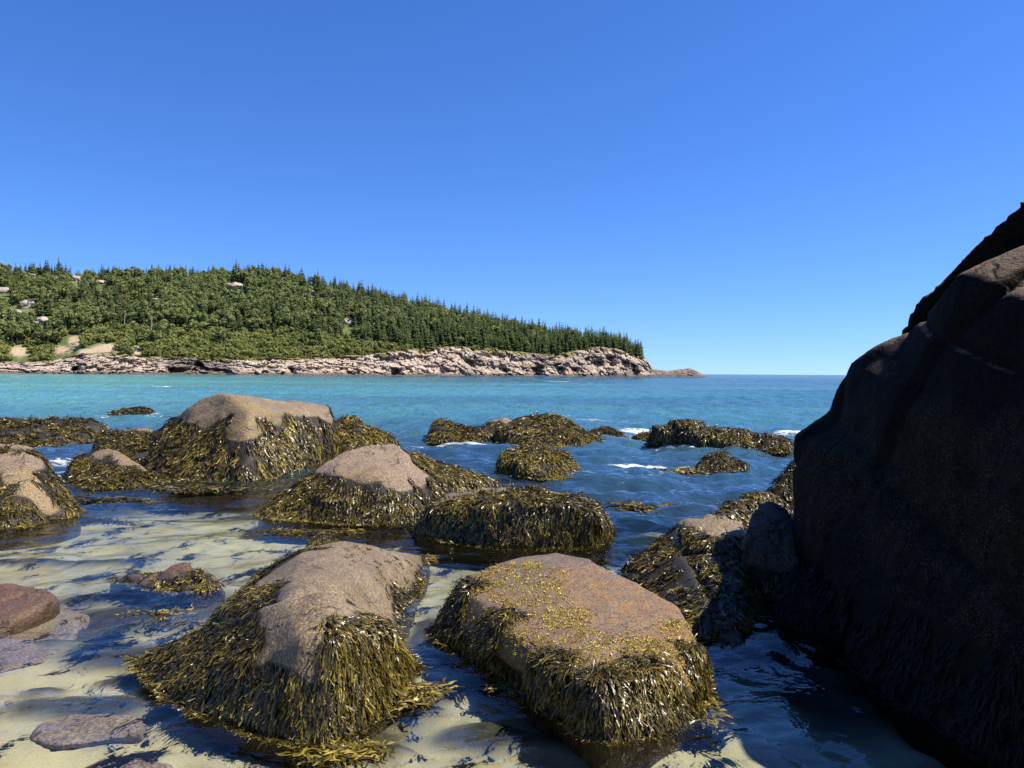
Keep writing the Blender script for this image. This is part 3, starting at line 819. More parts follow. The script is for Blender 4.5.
# ------------------------------------------------------------------ floating weed
def float_patch(label, px, py, rx, ry, n, L, wd, tone=(0.35, 0.95)):
    w = Wl(px, py)
    g = np.random.default_rng(int(px * 3 + py))
    a = g.random(n) * 6.283; rr = np.sqrt(g.random(n)) * (0.6 + 0.4 * np.sin(a * 3 + px)) 
    p0 = np.stack([rr * np.cos(a) * rx, rr * np.sin(a) * ry, -0.02 + 0.026 * g.random(n)], 1)
    th = g.random(n) * 6.283
    st = 4
    VV = np.empty((n, st + 1, 2, 3)); TT = np.empty((n, st + 1, 2)); p = p0.copy()
    ton = tone[0] + (tone[1] - tone[0]) * g.random(n)
    for s in range(st + 1):
        d = np.stack([np.cos(th), np.sin(th), 0.15 * g.normal(0, 1, n)], 1)
        wv = np.stack([-np.sin(th), np.cos(th), 0.5 * g.normal(0, 1, n)], 1) * (wd * (0.5, 1, 1, 0.9, 0.5)[s] * 0.5)
        VV[:, s, 0] = p - wv; VV[:, s, 1] = p + wv
        TT[:, s] = np.clip(ton + 0.15 * (s / st - .5), 0, 1)[:, None]
        p = p + d * (L / st); p[:, 2] = np.clip(p[:, 2], -0.03, 0.012); th = th + g.normal(0, 0.5, n)
    base = (np.arange(n) * (st + 1) * 2)[:, None]
    FF = np.concatenate([base + np.array([[2 * s, 2 * s + 1, 2 * s + 3, 2 * s + 2]]) for s in range(st)])
    o = link('floating_rockweed', make_mesh('floating_rockweed', VV.reshape(-1, 3), FF, [M['weed']], True, {'tone': TT.ravel()}), None, (w[0], w[1], 0))
    tag(o, label, 'seaweed')


float_patch('small golden sprig of rockweed floating alone left of the rusty boulder', 497, 687, 0.045, 0.03, 60, 0.05, 0.010)
float_patch('golden weed fanned on the water off the right corner of the rusty boulder', 703, 712, 0.12, 0.09, 260, 0.10, 0.011)
float_patch('scattered weed bits floating left of the long mauve boulder near the ragged rock', 168, 612, 0.30, 0.14, 110, 0.06, 0.010)
float_patch('weed raft floating in front of the shaggy boulder skirt at the bottom', 345, 752, 0.22, 0.08, 260, 0.10, 0.011)
float_patch('small weed raft floating at the right foot of the shaggy boulder', 415, 690, 0.16, 0.18, 260, 0.09, 0.011)
float_patch('yellowish weed mat awash beside the small pointed weed mound', 684, 470, 0.45, 0.28, 420, 0.22, 0.026)
float_patch('broad pale weed mat awash in the blue channel right of centre', 655, 506, 0.62, 0.30, 700, 0.2, 0.018, (0.3, 0.8))
float_patch('tiny weed mat awash in the channel above the broad pale mat', 640, 484, 0.22, 0.12, 120, 0.18, 0.018)
float_patch('brown weed mat awash at the foot of the tall tan boulder', 195, 488, 1.05, 0.28, 900, 0.22, 0.02, (0.15, 0.75))
float_patch('ragged weed mat awash between the left edge boulder and the small rounded one', 95, 500, 0.75, 0.25, 600, 0.2, 0.018, (0.1, 0.7))
float_patch('thin weed mat awash before the pink domed boulder', 320, 532, 0.55, 0.16, 380, 0.14, 0.015, (0.15, 0.75))

# ------------------------------------------------------------------ headland
def ip(px, tab):
    a = np.array(tab, dtype=float)
    return np.interp(px, a[:, 0], a[:, 1])


SHORE = [(-900, 120), (-400, 230), (0, 300), (200, 310), (400, 345), (600, 400), (650, 415), (705, 440), (720, 445)]
RIDGE = [(-900, 420), (-400, 470), (0, 500), (200, 480), (400, 470), (600, 455), (640, 450), (660, 446), (720, 452)]
SKYL = [(-900, 330), (-400, 285), (0, 275), (60, 277), (100, 280), (200, 281), (260, 279), (300, 286), (350, 296), (400, 309), (450, 320), (500, 331), (550, 341), (600, 350), (625, 355), (645, 362), (652, 368), (658, 377), (720, 379)]
CTOP = [(-900, 362), (-400, 362), (0, 362), (50, 361), (80, 354), (110, 352), (150, 356), (200, 358), (250, 359), (330, 357), (380, 354), (420, 348), (450, 346), (480, 348), (520, 352), (550, 355),
        (580, 349), (600, 347), (620, 350), (640, 357), (648, 362), (653, 370), (668, 372), (680, 370), (690, 369), (697, 372), (702, 375), (710, 379), (720, 380)]


def zpix(px, py, d):
    dx, dy = px - CX, py - CY - HOFF
    return EYE - (-dx * sR + dy * cR) / FOC * d


def hill_point(px, s):
    """s=0 at the cliff top, 1 on the ridge, >1 falls away behind"""
    ds, dr = ip(px, SHORE) + 21, ip(px, RIDGE)
    zc = zpix(px, ip(px, CTOP), ds); zr = zpix(px, ip(px, SKYL), dr)
    zr = np.where(px > 655, zc - 3, zr)
    t = np.clip(s, 0, 1)
    d = ds + (dr - ds) * s
    zz = zc + (zr - zc) * (t ** 0.92) - 55 * np.clip(s - 1, 0, 3) ** 1.3 * np.clip((s - 1) * 8, 0, 1)
    zz = zz - 1.3 * sstep(0.07, 0.0, s)
    x = (px - CX) / FOC * d
    pp = np.stack([x, d, 0 * x], 1)
    zz = zz + 1.6 * fbm(pp / 34, 3, 61) * sstep(0.02, 0.2, s) * sstep(660, 600, px) * np.clip(1.15 - s, 0.15, 1)
    return x, d, zz


k = NT('hillside')
p = k.pos()
n1 = k.noise(p, 0.05, 5, 0.65); n2 = k.noise(p, 0.6, 4, 0.7)
c = k.mix(k.ramp(n1, [(0.4, 0.0), (0.6, 1.0)]), (0.09, 0.12, 0.035), (0.16, 0.17, 0.055))
c = k.mix(k.ramp(n2, [(0.5, 0.0), (0.7, 0.7)]), c, (0.035, 0.04, 0.02))
sand = k.attr('bare')
c = k.mix(sand, c, (0.42, 0.32, 0.21))
M['hill'] = k.done(k.principled(c, 0.9, k.bump(n2, 0.8, 0.8), 0.2).outputs[0])

us = np.concatenate([np.linspace(-900, -60, 90)[:-1], np.linspace(-60, 720, 420)])
ss = np.concatenate([np.linspace(-0.004, 1, 80), np.linspace(1.05, 2.2, 14)])
U, SS = np.meshgrid(us, ss)
x, y, z = hill_point(U.ravel(), SS.ravel())
na = len(us); i = np.arange((len(ss) - 1) * (na - 1)); a = i // (na - 1); b = i % (na - 1)
F = np.stack([a * na + b, a * na + b + 1, (a + 1) * na + b + 1, (a + 1) * na + b], 1)
# raw eroded bank on the left
BANKS = [(75, 341, 9, 7), (104, 349, 14, 7), (62, 350, 10, 5), (88, 352, 12, 4), (137, 351, 5, 5), (18, 352, 10, 6)]
hd = np.hypot(0, y)
pxv = x / y * FOC + CX
dn = (EYE - z) / y
pyv = CY + HOFF + (dn * FOC + (pxv - CX) * sR)
bare = np.zeros_like(x)
BW = []
for (bx, by, rx, ry) in BANKS:
    e = np.hypot((pxv - bx) / rx, (pyv - by) / ry)
    bare = np.maximum(bare, 1 - sstep(0.6, 1.1, e + 0.35 * fbm(np.stack([x / 3, y / 6, z / 2], 1), 3, 5)))
bare = np.where(SS.ravel() > 0.6, 0, bare)
tag(link('hillside', make_mesh('hillside', np.stack([x, y, z], 1), F, [M['hill']], True, {'bare': bare})), kind='structure')
HB = (x, y, bare)

# ----- rocky shore of the headland
k = NT('headland_granite')
p = k.pos()
pd = k.scale(p, (1.0, 1.0, 1.7))
n1 = k.noise(pd, 0.07, 5, 0.65, 0.3); n2 = k.noise(pd, 0.45, 5, 0.7, 0.4); n3 = k.noise(pd, 1.6, 4, 0.7)
vc = k.voro(pd, 0.28, 'F1', 'Color')
sep = k.n('ShaderNodeSeparateColor'); k.l(vc, sep.inputs[0])
c = k.mix(k.ramp(n1, [(0.38, 0.0), (0.62, 1.0)]), (0.48, 0.365, 0.27), (0.59, 0.50, 0.40))
c = k.mix(k.math('MULTIPLY', sep.outputs[0], 0.55), c, (0.38, 0.26, 0.19))
c = k.mix(k.ramp(n2, [(0.50, 0.0), (0.68, 0.8)]), c, (0.60, 0.53, 0.44))
c = k.mix(k.ramp(n3, [(0.36, 0.75), (0.52, 0.0)]), c, (0.26, 0.20, 0.165))
dk = k.attr('dark')
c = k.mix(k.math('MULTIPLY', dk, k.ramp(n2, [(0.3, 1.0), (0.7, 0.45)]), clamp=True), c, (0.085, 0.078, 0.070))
wt = k.attr('tide')
c = k.mix(k.math('MULTIPLY', wt, 0.9), c, (0.12, 0.088, 0.058))
gr = k.attr('grass')
c = k.mix(gr, c, (0.21, 0.19, 0.07))
nb = k.bump(k.math('ADD', n2, k.math('MULTIPLY', n3, 0.5)), 0.9, 1.2)
M['cliff'] = k.done(k.principled(c, 0.85, nb, 0.2).outputs[0])

us = np.concatenate([np.linspace(-900, -60, 260)[:-1], np.linspace(-60, 720, 1500)])
vs = np.concatenate([np.linspace(-0.12, 1.1, 60), np.linspace(1.14, 1.6, 8)])
U, VV = np.meshgrid(us, vs)
u, v = U.ravel(), VV.ravel()
ds = ip(u, SHORE); zc = zpix(u, ip(u, CTOP), ds + 21)
x = (u - CX) / FOC * ds
pn = np.stack([x / 12, ds / 12, 0 * x], 1)
shape = np.clip(v, 0, 1) ** (1.0 + 0.5 * fbm(pn, 3, 4))
d = ds + 21 * np.clip(v, -0.1, 1.7) + 3.0 * fbm(pn * 0.7, 3, 8) * (1 - np.clip(v, 0, 1))
z = zc * shape + np.clip(v, -1, 0) * 14 + 1.2 * np.clip(v - 1, 0, 1)
x = (u - CX) / FOC * d
pt = np.stack([x, d, z * 1.5], 1)
d1, d2, rid = cells(pt * np.array([0.8, 1, 1.5]) / 6.5 + 0.35 * np.stack([fbm(pt / 4, 2, k_) for k_ in (1, 2, 3)], 1), 5)
e1, e2, rid2 = cells(pt * np.array([0.42, 0.42, 0.13]) + 0.25 * np.stack([fbm(pt / 3, 2, k_) for k_ in (4, 5, 6)], 1), 15)
inner = sstep(-0.05, 0.10, v) * sstep(1.12, 0.92, v) * np.clip(zc / 5.0, 0.15, 1.2)
push = (2.2 * (rid - 0.5) - 0.9 * (1 - sstep(0, 0.16, d2 - d1)) + 1.5 * (rid2 - 0.5) - 0.5 * (1 - sstep(0, .15, e2 - e1)) + 1.8 * fbm(pt / 9, 3, 31)) * inner
# undercut dark cleft
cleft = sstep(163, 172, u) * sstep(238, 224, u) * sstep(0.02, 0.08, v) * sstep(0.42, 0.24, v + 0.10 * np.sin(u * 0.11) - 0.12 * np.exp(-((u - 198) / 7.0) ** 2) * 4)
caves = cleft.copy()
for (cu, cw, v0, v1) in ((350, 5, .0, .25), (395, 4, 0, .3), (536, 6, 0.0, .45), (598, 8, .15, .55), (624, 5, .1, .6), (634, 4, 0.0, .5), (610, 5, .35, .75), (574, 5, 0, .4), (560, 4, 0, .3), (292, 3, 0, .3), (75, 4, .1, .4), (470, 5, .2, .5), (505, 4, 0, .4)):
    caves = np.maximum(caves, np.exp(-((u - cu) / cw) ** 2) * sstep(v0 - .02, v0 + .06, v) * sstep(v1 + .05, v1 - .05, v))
push = push - 7.5 * caves
d = d - push
z = z + (0.9 * (rid - 0.5) + 0.5 * (rid2 - .5)) * inner * np.clip(zc / 8, 0.1, 1)
z = np.where(v < 0, np.minimum(z, -0.2), z)
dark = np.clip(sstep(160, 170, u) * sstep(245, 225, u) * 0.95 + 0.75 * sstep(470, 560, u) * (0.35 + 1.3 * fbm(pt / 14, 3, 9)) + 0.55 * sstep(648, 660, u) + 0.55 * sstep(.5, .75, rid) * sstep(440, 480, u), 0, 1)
tide = sstep(1.6, 0.5, z + 0.6 * fbm(pt / 3, 2, 2))
grass = sstep(0.80, 1.0, v + 0.25 * fbm(pt / 6, 3, 19)) * sstep(650, 630, u)
x = (u - CX) / FOC * d
na = len(us); i = np.arange((len(vs) - 1) * (na - 1)); a = i // (na - 1); b = i % (na - 1)
F = np.stack([a * na + b, a * na + b + 1, (a + 1) * na + b + 1, (a + 1) * na + b], 1)
tag(link('shore_cliff', make_mesh('shore_cliff', np.stack([x, d, z], 1), F, [M['cliff']], False, {'dark': dark, 'tide': tide, 'grass': grass})), kind='structure')

# ----- pale outcrops on the hill
k = NT('pale_outcrop')
p = k.pos()
c = k.mix(k.ramp(k.noise(p, 0.5, 4, .7), [(.4, 0.), (.62, 1.)]), (0.42, 0.36, 0.31), (0.27, 0.22, 0.19))
M['outcrop'] = k.done(k.principled(c, 0.85, k.bump(k.noise(p, 1.1, 4, .7), .7, .6), .2).outputs[0])


def pix_to_hill(px, py):
    s = np.linspace(0.0, 1.0, 400)
    x, y, z = hill_point(np.full(400, float(px)), s)
    dn = (EYE - z) / y
    pyv = CY + HOFF + dn * FOC + (px - CX) * sR
    j = int(np.argmin(np.abs(pyv - py)))
    return x[j], y[j], z[j], s[j]


OUTS = [(236, 285, 8.5, 5.5, 'large pale domed outcrop bare among the trees high on the hill'),
        (30, 271, 5.5, 3, 'flat pale outcrop near the skyline at the far left of the hill'),
        (76, 278, 5, 4.5, 'tall narrow pale outcrop in the scrub below the left skyline'),
        (101, 281, 5, 3.5, 'bright pale outcrop in the scrub just right of the tall narrow one'),
        (4, 290, 6, 5, 'broad pale outcrop on the slope at the photo left edge'),
        (30, 304, 5, 7, 'steep pale outcrop halfway up the slope at left'),
        (15, 310, 5.5, 3, 'low pale outcrop just below the steep one at left'),
        (44, 320, 6, 5, 'grey outcrop among bare branches above the eroded bank'),
        (156, 298, 2.5, 2, 'very small pale outcrop alone in the mid slope green'),
        (313, 292, 3, 4, 'pale outcrop standing upright in the woods right of the domed one'),
        (348, 321, 3.5, 6, 'narrow grey outcrop low in the woods above the rocky shore')]
g = np.random.default_rng(5)
OUTW = []
for (px, py, w, h, lab) in OUTS:
    ox, oy, oz, s_ = pix_to_hill(px, py + 2)
    bm = bmesh.new(); bmesh.ops.create_icosphere(bm, subdivisions=4, radius=1.0)
    V = np.array([v.co[:] for v in bm.verts]); F = np.array([[v.index for v in f.verts] for f in bm.faces]); bm.free()
    d1, d2, rid = cells(V * 1.6 + px, int(px))
    V = V * (1 + 0.35 * fbm(V * 1.5 + px, 4, int(px)) + 0.22 * (rid - .5))[:, None] * np.array([w * 0.75, w * 0.9, h * 0.50])
    o = link('rock_outcrop', make_mesh('rock_outcrop', V, F, [M['outcrop']]), None, (ox, oy - 1.0, oz - h * 0.02))
    tag(o, lab, 'outcrop', 'pale outcrops on the hill')
    OUTW.append((px, py, w * 0.62 / oy * FOC + 2.0, h * .62 / oy * FOC + 2.0, oy))

# ------------------------------------------------------------------ trees
def leaf_mat(name, stops):
    k = NT(name)
    t = k.attr('tone')
    oi = k.n('ShaderNodeObjectInfo').outputs['Random']
    c = k.ramp(k.math('ADD', k.math('ADD', k.math('MULTIPLY', t, 0.6), k.math('MULTIPLY', oi, 0.26)), k.math('MULTIPLY', k.noise(k.pos(), 0.07, 3), 0.40)), stops)
    b = k.principled(c, 0.7, None, 0.25)
    tr = k.n('ShaderNodeBsdfTranslucent'); k.l(c, tr.inputs[0])
    mx = k.n('ShaderNodeMixShader'); mx.inputs[0].default_value = 0.42
    k.l(b.outputs[0], mx.inputs[1]); k.l(tr.outputs[0], mx.inputs[2])
    return k.done(mx.outputs[0])


M['needle'] = leaf_mat('spruce_needles', [(0.2, (0.100, 0.138, 0.064)), (0.6, (0.160, 0.208, 0.080)), (0.95, (0.21, 0.24, 0.085))])
M['leaf'] = leaf_mat('broad_leaves', [(0.2, (0.135, 0.175, 0.065)), (0.55, (0.19, 0.232, 0.076)), (0.95, (0.28, 0.29, 0.10))])
M['scrub'] = leaf_mat('scrub_leaves', [(0.2, (0.15, 0.19, 0.055)), (0.6, (0.20, 0.23, 0.06)), (0.95, (0.29, 0.28, 0.09))])
k = NT('bark'); M['bark'] = k.done(k.principled((0.13, 0.105, 0.085), 0.9).outputs[0])
k = NT('bleached_wood'); M['deadwood'] = k.done(k.principled((0.40, 0.37, 0.33), 0.85).outputs[0])


def cone_trunk(h, r0, r1, seg=5, lean=0.0):
    a = np.arange(seg) / seg * 2 * math.pi
    V = np.concatenate([np.stack([r0 * np.cos(a), r0 * np.sin(a), 0 * a - 0.6], 1), np.stack([r1 * np.cos(a) + lean, r1 * np.sin(a), 0 * a + h], 1)])
    F = np.stack([np.arange(seg), (np.arange(seg) + 1) % seg, (np.arange(seg) + 1) % seg + seg, np.arange(seg) + seg], 1)
    return V, F


def spruce_arrays(seed, h=10.0, R=2.1, ragged=0.25):
    g = np.random.default_rng(seed)
    V, F = cone_trunk(h * 0.97, 0.16, 0.02); T = [np.zeros(len(V))]; VV = [V]; FF = [F]; FM = [np.zeros(len(F))]; off = len(V)
    tiers = 17
    for i in range(tiers):
        t = (i + 0.5 * g.random()) / tiers
        zt = h * (0.10 + 0.90 * t)
        rad = R * (1 - t) ** 0.85 * (1 + ragged * g.normal()) + 0.10
        nb = 8 if i < 11 else 5
        for j in range(nb):
            a = 6.283 * (j + g.random()) / nb
            r = rad * (0.65 + 0.5 * g.random()); w = 0.30 * r + 0.14
            dr = -0.32 * r * (0.6 + 0.8 * g.random())
            e, sd = np.array([math.cos(a), math.sin(a), 0]), np.array([-math.sin(a), math.cos(a), 0])
            z0 = np.array([0, 0, zt]); zd = np.array([0, 0, 1.0])
            pts = [z0 + e * 0.03, z0 + e * r * .55 + sd * w + zd * (dr * 0.55 - 0.18), z0 + e * r + zd * dr, z0 + e * r * .55 - sd * w + zd * (dr * .55 - 0.18), z0 + e * r * 0.5 + zd * (dr * 0.25 + 0.12)]
            VV.append(np.array(pts)); FF.append(np.array([[0, 1, 2, 4], [0, 4, 2, 3]]) + off); off += 5
            T.append(np.full(5, g.random())); FM.append(np.ones(2))
    return np.concatenate(VV), np.concatenate(FF), np.concatenate(T), np.concatenate(FM)


def leafy_arrays(seed, h=7.0, R=2.6, n=260, size=0.55, trunk=True, zlow=0.28):
    g = np.random.default_rng(seed)
    VV, FF, T, FM, off = [], [], [], [], 0
    if trunk:
        V, F = cone_trunk(h * 0.7, 0.13, 0.05, 5, 0.3 * g.normal()); VV.append(V); FF.append(F); T.append(np.zeros(len(V))); FM.append(np.zeros(len(F))); off = len(V)
    lobes = 11
    lc = np.stack([g.normal(0, R * .46, lobes), g.normal(0, R * .46, lobes), h * (zlow + 0.22 + (0.9 - zlow - .25) * g.random(lobes))], 1)
    lr = R * (0.26 + 0.26 * g.random(lobes))
    lc[0] = (0, 0, h - lr[0] * 0.8)
    for i in range(n):
        L = g.integers(lobes)
        u = g.normal(0, 1, 3); u /= np.linalg.norm(u); u[2] = abs(u[2]) * (1 if g.random() < .75 else -1)
        c = lc[L] + u * lr[L] * (0.6 + 0.45 * g.random()) * np.array([1, 1, 0.78])
        c[2] = max(c[2], h * zlow * 0.6)
        nrm = u + g.normal(0, 0.45, 3); nrm /= np.linalg.norm(nrm)
        a = np.cross(nrm, [0.3, 0.2, 0.9]); a /= np.linalg.norm(a) + 1e-6; b = np.cross(nrm, a)
        s = size * (0.6 + 0.8 * g.random())
        q = [c - a * s - b * s * .5, c + a * s * .2 - b * s * .9, c + a * s + b * s * .4, c - a * s * .3 + b * s * .9]
        VV.append(np.array(q)); FF.append(np.array([[0, 1, 2, 3]]) + off); off += 4
        T.append(np.full(4, np.clip(0.25 + 0.5 * g.random() + 0.2 * (L / lobes), 0, 1))); FM.append(np.ones(1))
    return np.concatenate(VV), np.concatenate(FF), np.concatenate(T), np.concatenate(FM)


KIND = {
    'spruce_tree': ([spruce_arrays(s, 10, 1.7 + 0.3 * (s % 4), 0.16 + 0.05 * (s % 3)) for s in range(8)], 'needle'),
    'broadleaf_tree': ([leafy_arrays(20 + s, 7.2, 2.3 + 0.25 * (s % 3), 400, 0.36) for s in range(8)], 'leaf'),
    'shrub': ([leafy_arrays(50 + s, 2.6, 2.2, 150, 0.36, False, 0.0) for s in range(6)], 'scrub')}
PROTO = {kd: [make_mesh(kd, V, F, [M['bark'], M[mt]], False, {'tone': T}, FM) for V, F, T, FM in lst] for kd, (lst, mt) in KIND.items()}

g = np.random.default_rng(99)
plants = {'spruce_tree': [], 'broadleaf_tree': [], 'shrub': []}
tries = 9000
pu = g.random(tries) * 760 - 110
su = g.random(tries) ** 0.85 * 1.05
X_, Y_, Z_ = hill_point(pu, su)
NZ = fbm(np.stack([X_ / 38, Y_ / 38, 0 * X_], 1), 3, 55)
for px, s, x_, y_, z_, nz in zip(pu, su, X_, Y_, Z_, NZ):
    if px > 642:
        continue
    width = (ip(px, RIDGE) - ip(px, SHORE))
    if g.random() > min(1.0, width / 165.0 + 0.12):
        continue
    pyv = CY + HOFF + (EYE - z_) / y_ * FOC + (px - CX) * sR
    hide = False
    for (ox, oy, rx, ry, od) in OUTW:
        tall = 11 if y_ < od - 3 else 0
        if y_ < od + 3 and abs(px - ox) < rx * 1.05 and oy - ry * 0.9 < pyv < oy + ry + tall:
            hide = True
    for (ox, oy, rx, ry) in BANKS:
        if abs(px - ox) < rx * 1.05 and oy - ry < pyv < oy + ry + 11:
            hide = True
    if hide:
        continue
    belt = s * width                                     # metres in from the cliff top
    low = ip(px, [(-200, 26), (0, 22), (40, 16), (120, 40), (180, 44), (250, 34), (330, 26), (380, 12), (420, 2), (700, 0)])
    if belt < low and g.random() < 0.93:
        kd = 'shrub'
    else:
        ps = ip(px, [(-200, .12), (100, .18), (200, .34), (330, .52), (400, .72), (470, .93), (700, 1.0)])
        if s > 0.82:
            ps = max(ps, ip(px, [(-200, .04), (90, .06), (130, .35), (180, .6), (300, .75), (400, .9)]))
        ps += 0.35 * nz
        if g.random() < ps:
            kd = 'spruce_tree'
        elif px < 150 and s > 0.35 and g.random() < 0.65 + 0.5 * nz:
            kd = 'shrub'
        else:
            kd = 'broadleaf_tree'
    sc = {'spruce_tree': 0.5 + 0.75 * g.random() ** 1.4, 'broadleaf_tree': 0.5 + 0.85 * g.random() ** 1.5, 'shrub': 0.5 + 0.95 * g.random() ** 1.6}[kd]
    if kd == 'spruce_tree' and px > 500:
        sc *= 1.0 - 0.12 * sstep(560, 640, px)
    if kd == 'spruce_tree' and belt > 8 and px > 420:
        sc *= 1.05
    plants[kd].append((px, s, x_, y_, z_ - 0.3, sc, g.random() * 6.283, int(g.integers(0, 97)), belt))
pu = g.random(900) * 440 - 25
su = np.abs(g.normal(0, 0.10, 900)) + 0.012
X_, Y_, Z_ = hill_point(pu, su)
for px, s, x_, y_, z_ in zip(pu, su, X_, Y_, Z_):
    pyv = CY + HOFF + (EYE - z_) / y_ * FOC + (px - CX) * sR
    if any(abs(px - ox) < rx * 1.05 and oy - ry < pyv < oy + ry + 6 for (ox, oy, rx, ry) in BANKS):
        continue
    plants['shrub'].append((px, s, x_, y_, z_ - 0.2, 0.5 + 0.6 * g.random(), g.random() * 6.28, int(g.integers(0, 97)), 1.0))
# a close row along the cliff edge of the wooded point
for px in np.linspace(395, 641, 130):
    s = abs(g.normal(0, 0.05)) + 0.01
    x_, y_, z_ = (float(a[0]) for a in hill_point(np.array([px]), np.array([s])))
    plants['spruce_tree'].append((px, s, x_, y_, z_ - 0.4, 0.5 + 0.5 * g.random(), g.random() * 6.28, int(g.integers(0, 97)), 1.0))


def place_label(kd, px, s):
    if kd == 'spruce_tree':
        if s > 0.82:
            return 'dark spruce pricking the skyline along the top of the wooded hill', 'spruces on the skyline'
        if px > 395 and s < 0.25:
            return 'dark spruce at the cliff edge of the wooded point', 'spruces along the cliff edge'
        if px > 395:
            return 'dark spruce in the dense upper wood of the headland point', 'spruces in the upper wood of the point'
        return 'dark spruce among the leafy trees of the left hillside', 'spruces scattered on the left hillside'
    if kd == 'broadleaf_tree':
        if px < 190:
            return 'mid green leafy tree on the hillside above the eroded bank', 'leafy trees above the eroded bank'
        if s > 0.6:
            return 'mid green leafy tree high on the middle of the hill', 'leafy trees high on the hill'
        return 'mid green leafy tree low on the middle of the hill', 'leafy trees low on the hill'
    if s < 0.3:
        return 'bright green shrub in the belt just above the rocky shore', 'shrubs above the rocky shore'
    return 'green shrub on the open upper slope at the left of the hill', 'shrubs on the upper left slope'


MAXN = 290
for kd, lst in plants.items():
    lst.sort(key=lambda t: t[3] / t[5] + (1e6 if t[0] < -4 else 0))
    for (px, s, x_, y_, z_, sc, rz, v, belt) in lst[:MAXN]:
        o = link(kd, PROTO[kd][v % len(PROTO[kd])], None, (x_, y_, z_))
        o.rotation_euler = (0, 0, rz); o.scale = (sc, sc, sc * (0.9 + 0.25 * ((v * 7) % 10) / 10))
        lab, grp = place_label(kd, px, s)
        tag(o, lab, {'spruce_tree': 'spruce', 'broadleaf_tree': 'tree', 'shrub': 'shrub'}[kd], grp)
    rest = lst[MAXN:]
    VV, FF, TT, FM, off = [], [], [], [], 0
    for (px, s, x_, y_, z_, sc, rz, v, belt) in rest:
        V, F, T, fm = KIND[kd][0][v % len(KIND[kd][0])]
        c_, s_ = math.cos(rz), math.sin(rz)
        sz = sc * (0.9 + 0.25 * ((v * 7) % 10) / 10)
        VV.append(np.stack([(V[:, 0] * c_ - V[:, 1] * s_) * sc + x_, (V[:, 0] * s_ + V[:, 1] * c_) * sc + y_, V[:, 2] * sz + z_], 1))
        FF.append(F + off); TT.append(T + g.uniform(-0.25, 0.25)); FM.append(fm); off += len(V)
    if rest:
        nm = {'spruce_tree': 'spruce_wood', 'broadleaf_tree': 'leafy_wood', 'shrub': 'scrub_cover'}[kd]
        o = link(nm, make_mesh(nm, np.concatenate(VV), np.concatenate(FF), [M['bark'], M[KIND[kd][1]]], False, {'tone': np.concatenate(TT)}, np.concatenate(FM)))
        tag(o, kind='stuff')
    print(kd, len(lst))

# bare dead trunks above the bank
for (px, py, h, ln, lab) in ((51, 339, 7.5, 0.2, 'bleached dead trunk standing upright above the eroded bank'), (94, 341, 7.0, 4.6, 'bleached dead trunk leaning steeply right above the eroded bank'),
                             (128, 327, 7.0, 0.5, 'pale bare tree trunk in the trees right of the eroded bank'), (155, 331, 6.5, 0.3, 'pale bare trunk rising from the green belt in mid hill')):
    ox, oy, oz, s_ = pix_to_hill(px, py)
    VV, FF, off = [], [], 0
    V, F = cone_trunk(h, 0.22, 0.07, 6, ln); VV.append(V); FF.append(F); off += len(V)
    gg = np.random.default_rng(px)
    for j in range(7):
        t = 0.45 + 0.5 * j / 7; a = gg.random() * 6.283; l_ = 1.6 * (1.15 - t)
        st = np.array([ln * t, 0, h * t]); en = st + np.array([math.cos(a) * l_, math.sin(a) * l_, 0.7 * l_])
        V = np.array([st + [-.05, 0, 0], st + [.05, 0, 0], en + [.025, 0, 0], en + [-.025, 0, 0], st + [0, .05, -.05], en + [0, .025, -.02]])
        VV.append(V); FF.append(np.array([[0, 1, 2, 3], [1, 4, 5, 2], [4, 0, 3, 5]]) + off); off += 6
    o = link('dead_tree', make_mesh('dead_tree', np.concatenate(VV), np.concatenate(FF), [M['deadwood']], False), None, (ox, oy - 4, oz))
    tag(o, lab, 'dead tree', 'dead trees on the hill')

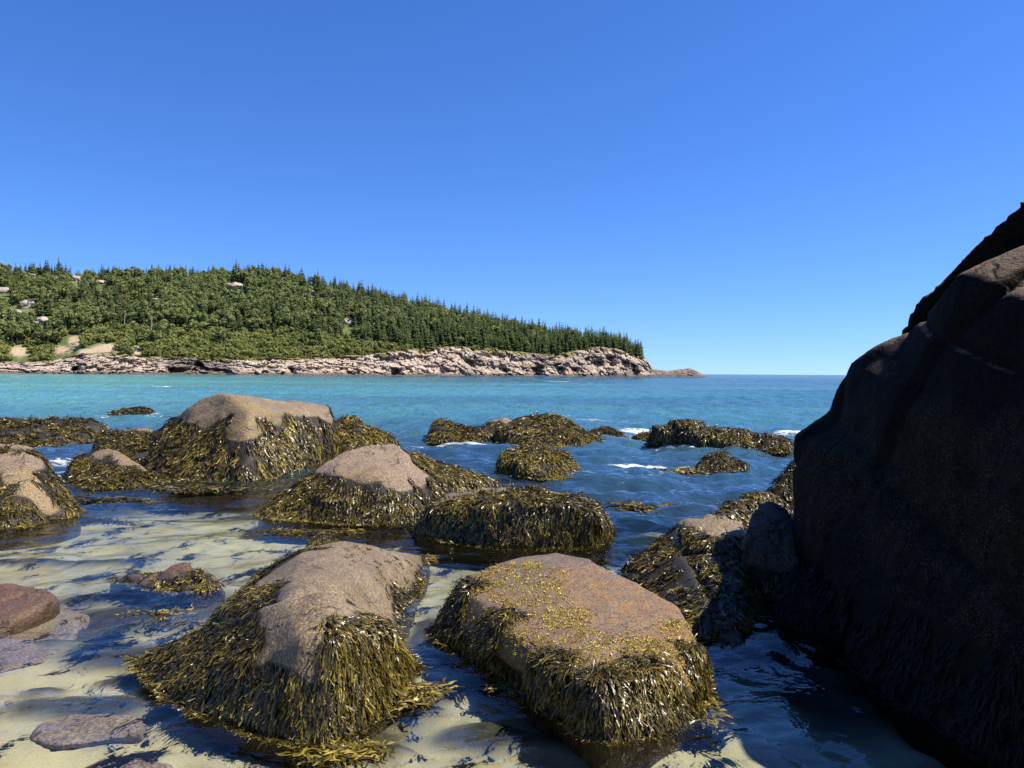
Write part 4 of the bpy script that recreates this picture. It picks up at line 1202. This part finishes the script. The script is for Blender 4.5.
# ------------------------------------------------------------------ light
AZ, EL = math.radians(94), math.radians(54)
w = bpy.data.worlds.new('World'); S.world = w; w.use_nodes = True
t = w.node_tree
bg = t.nodes['Background']
sky = t.nodes.new('ShaderNodeTexSky'); sky.sky_type = 'NISHITA'; sky.sun_disc = False
sky.sun_elevation = EL; sky.sun_rotation = AZ; sky.air_density = 1.0; sky.dust_density = 0.0; sky.ozone_density = 8.0; sky.altitude = 0
hs = t.nodes.new('ShaderNodeHueSaturation'); hs.inputs['Saturation'].default_value = 1.12
tc = t.nodes.new('ShaderNodeTexCoord'); sx = t.nodes.new('ShaderNodeSeparateXYZ'); cb = t.nodes.new('ShaderNodeCombineXYZ')
ma = t.nodes.new('ShaderNodeMath'); ma.operation = 'MULTIPLY_ADD'; ma.inputs[1].default_value = 1.0; ma.inputs[2].default_value = 0.05
t.links.new(tc.outputs['Generated'], sx.inputs[0]); t.links.new(sx.outputs[0], cb.inputs[0]); t.links.new(sx.outputs[1], cb.inputs[1])
t.links.new(sx.outputs[2], ma.inputs[0]); t.links.new(ma.outputs[0], cb.inputs[2]); t.links.new(cb.outputs[0], sky.inputs[0])
tn = t.nodes.new('ShaderNodeMix'); tn.data_type = 'RGBA'; tn.blend_type = 'MULTIPLY'; tn.inputs[0].default_value = 1.0; tn.inputs[7].default_value = (0.92, 1.0, 1.33, 1)
t.links.new(sky.outputs[0], hs.inputs['Color']); t.links.new(hs.outputs[0], tn.inputs[6]); t.links.new(tn.outputs[2], bg.inputs[0])
bg.inputs[1].default_value = 0.0727
L = bpy.data.lights.new('sun', 'SUN'); L.energy = 4.5; L.angle = math.radians(0.53); L.color = (1.0, 0.93, 0.80)
so = bpy.data.objects.new('sun', L); COL.objects.link(so)
sv = Vector((math.sin(AZ) * math.cos(EL), math.cos(AZ) * math.cos(EL), math.sin(EL)))
so.rotation_euler = sv.to_track_quat('Z', 'Y').to_euler()
so.location = sv * 50

# ------------------------------------------------------------------ camera
cd = bpy.data.cameras.new('camera'); co = bpy.data.objects.new('camera', cd); COL.objects.link(co)
cd.sensor_fit = 'HORIZONTAL'; cd.sensor_width = 36.0; cd.lens = 36.0 * FOC / 1024.0
cd.shift_y = HOFF / 1024.0
cd.clip_start = 0.05; cd.clip_end = 200000
co.matrix_world = Matrix(((cR, -sR, 0, 0), (0, 0, -1, 0), (sR, cR, 0, EYE), (0, 0, 0, 1)))
S.camera = co
S.view_settings.view_transform = 'Standard'; S.view_settings.look = 'None'
S.view_settings.exposure = 1.0; S.view_settings.gamma = 1.0
S.view_settings.use_curve_mapping = False
S.render.engine = 'CYCLES'
S.cycles.use_denoising = True
S.cycles.max_bounces = 8; S.cycles.transparent_max_bounces = 12
S.cycles.caustics_reflective = False; S.cycles.caustics_refractive = False
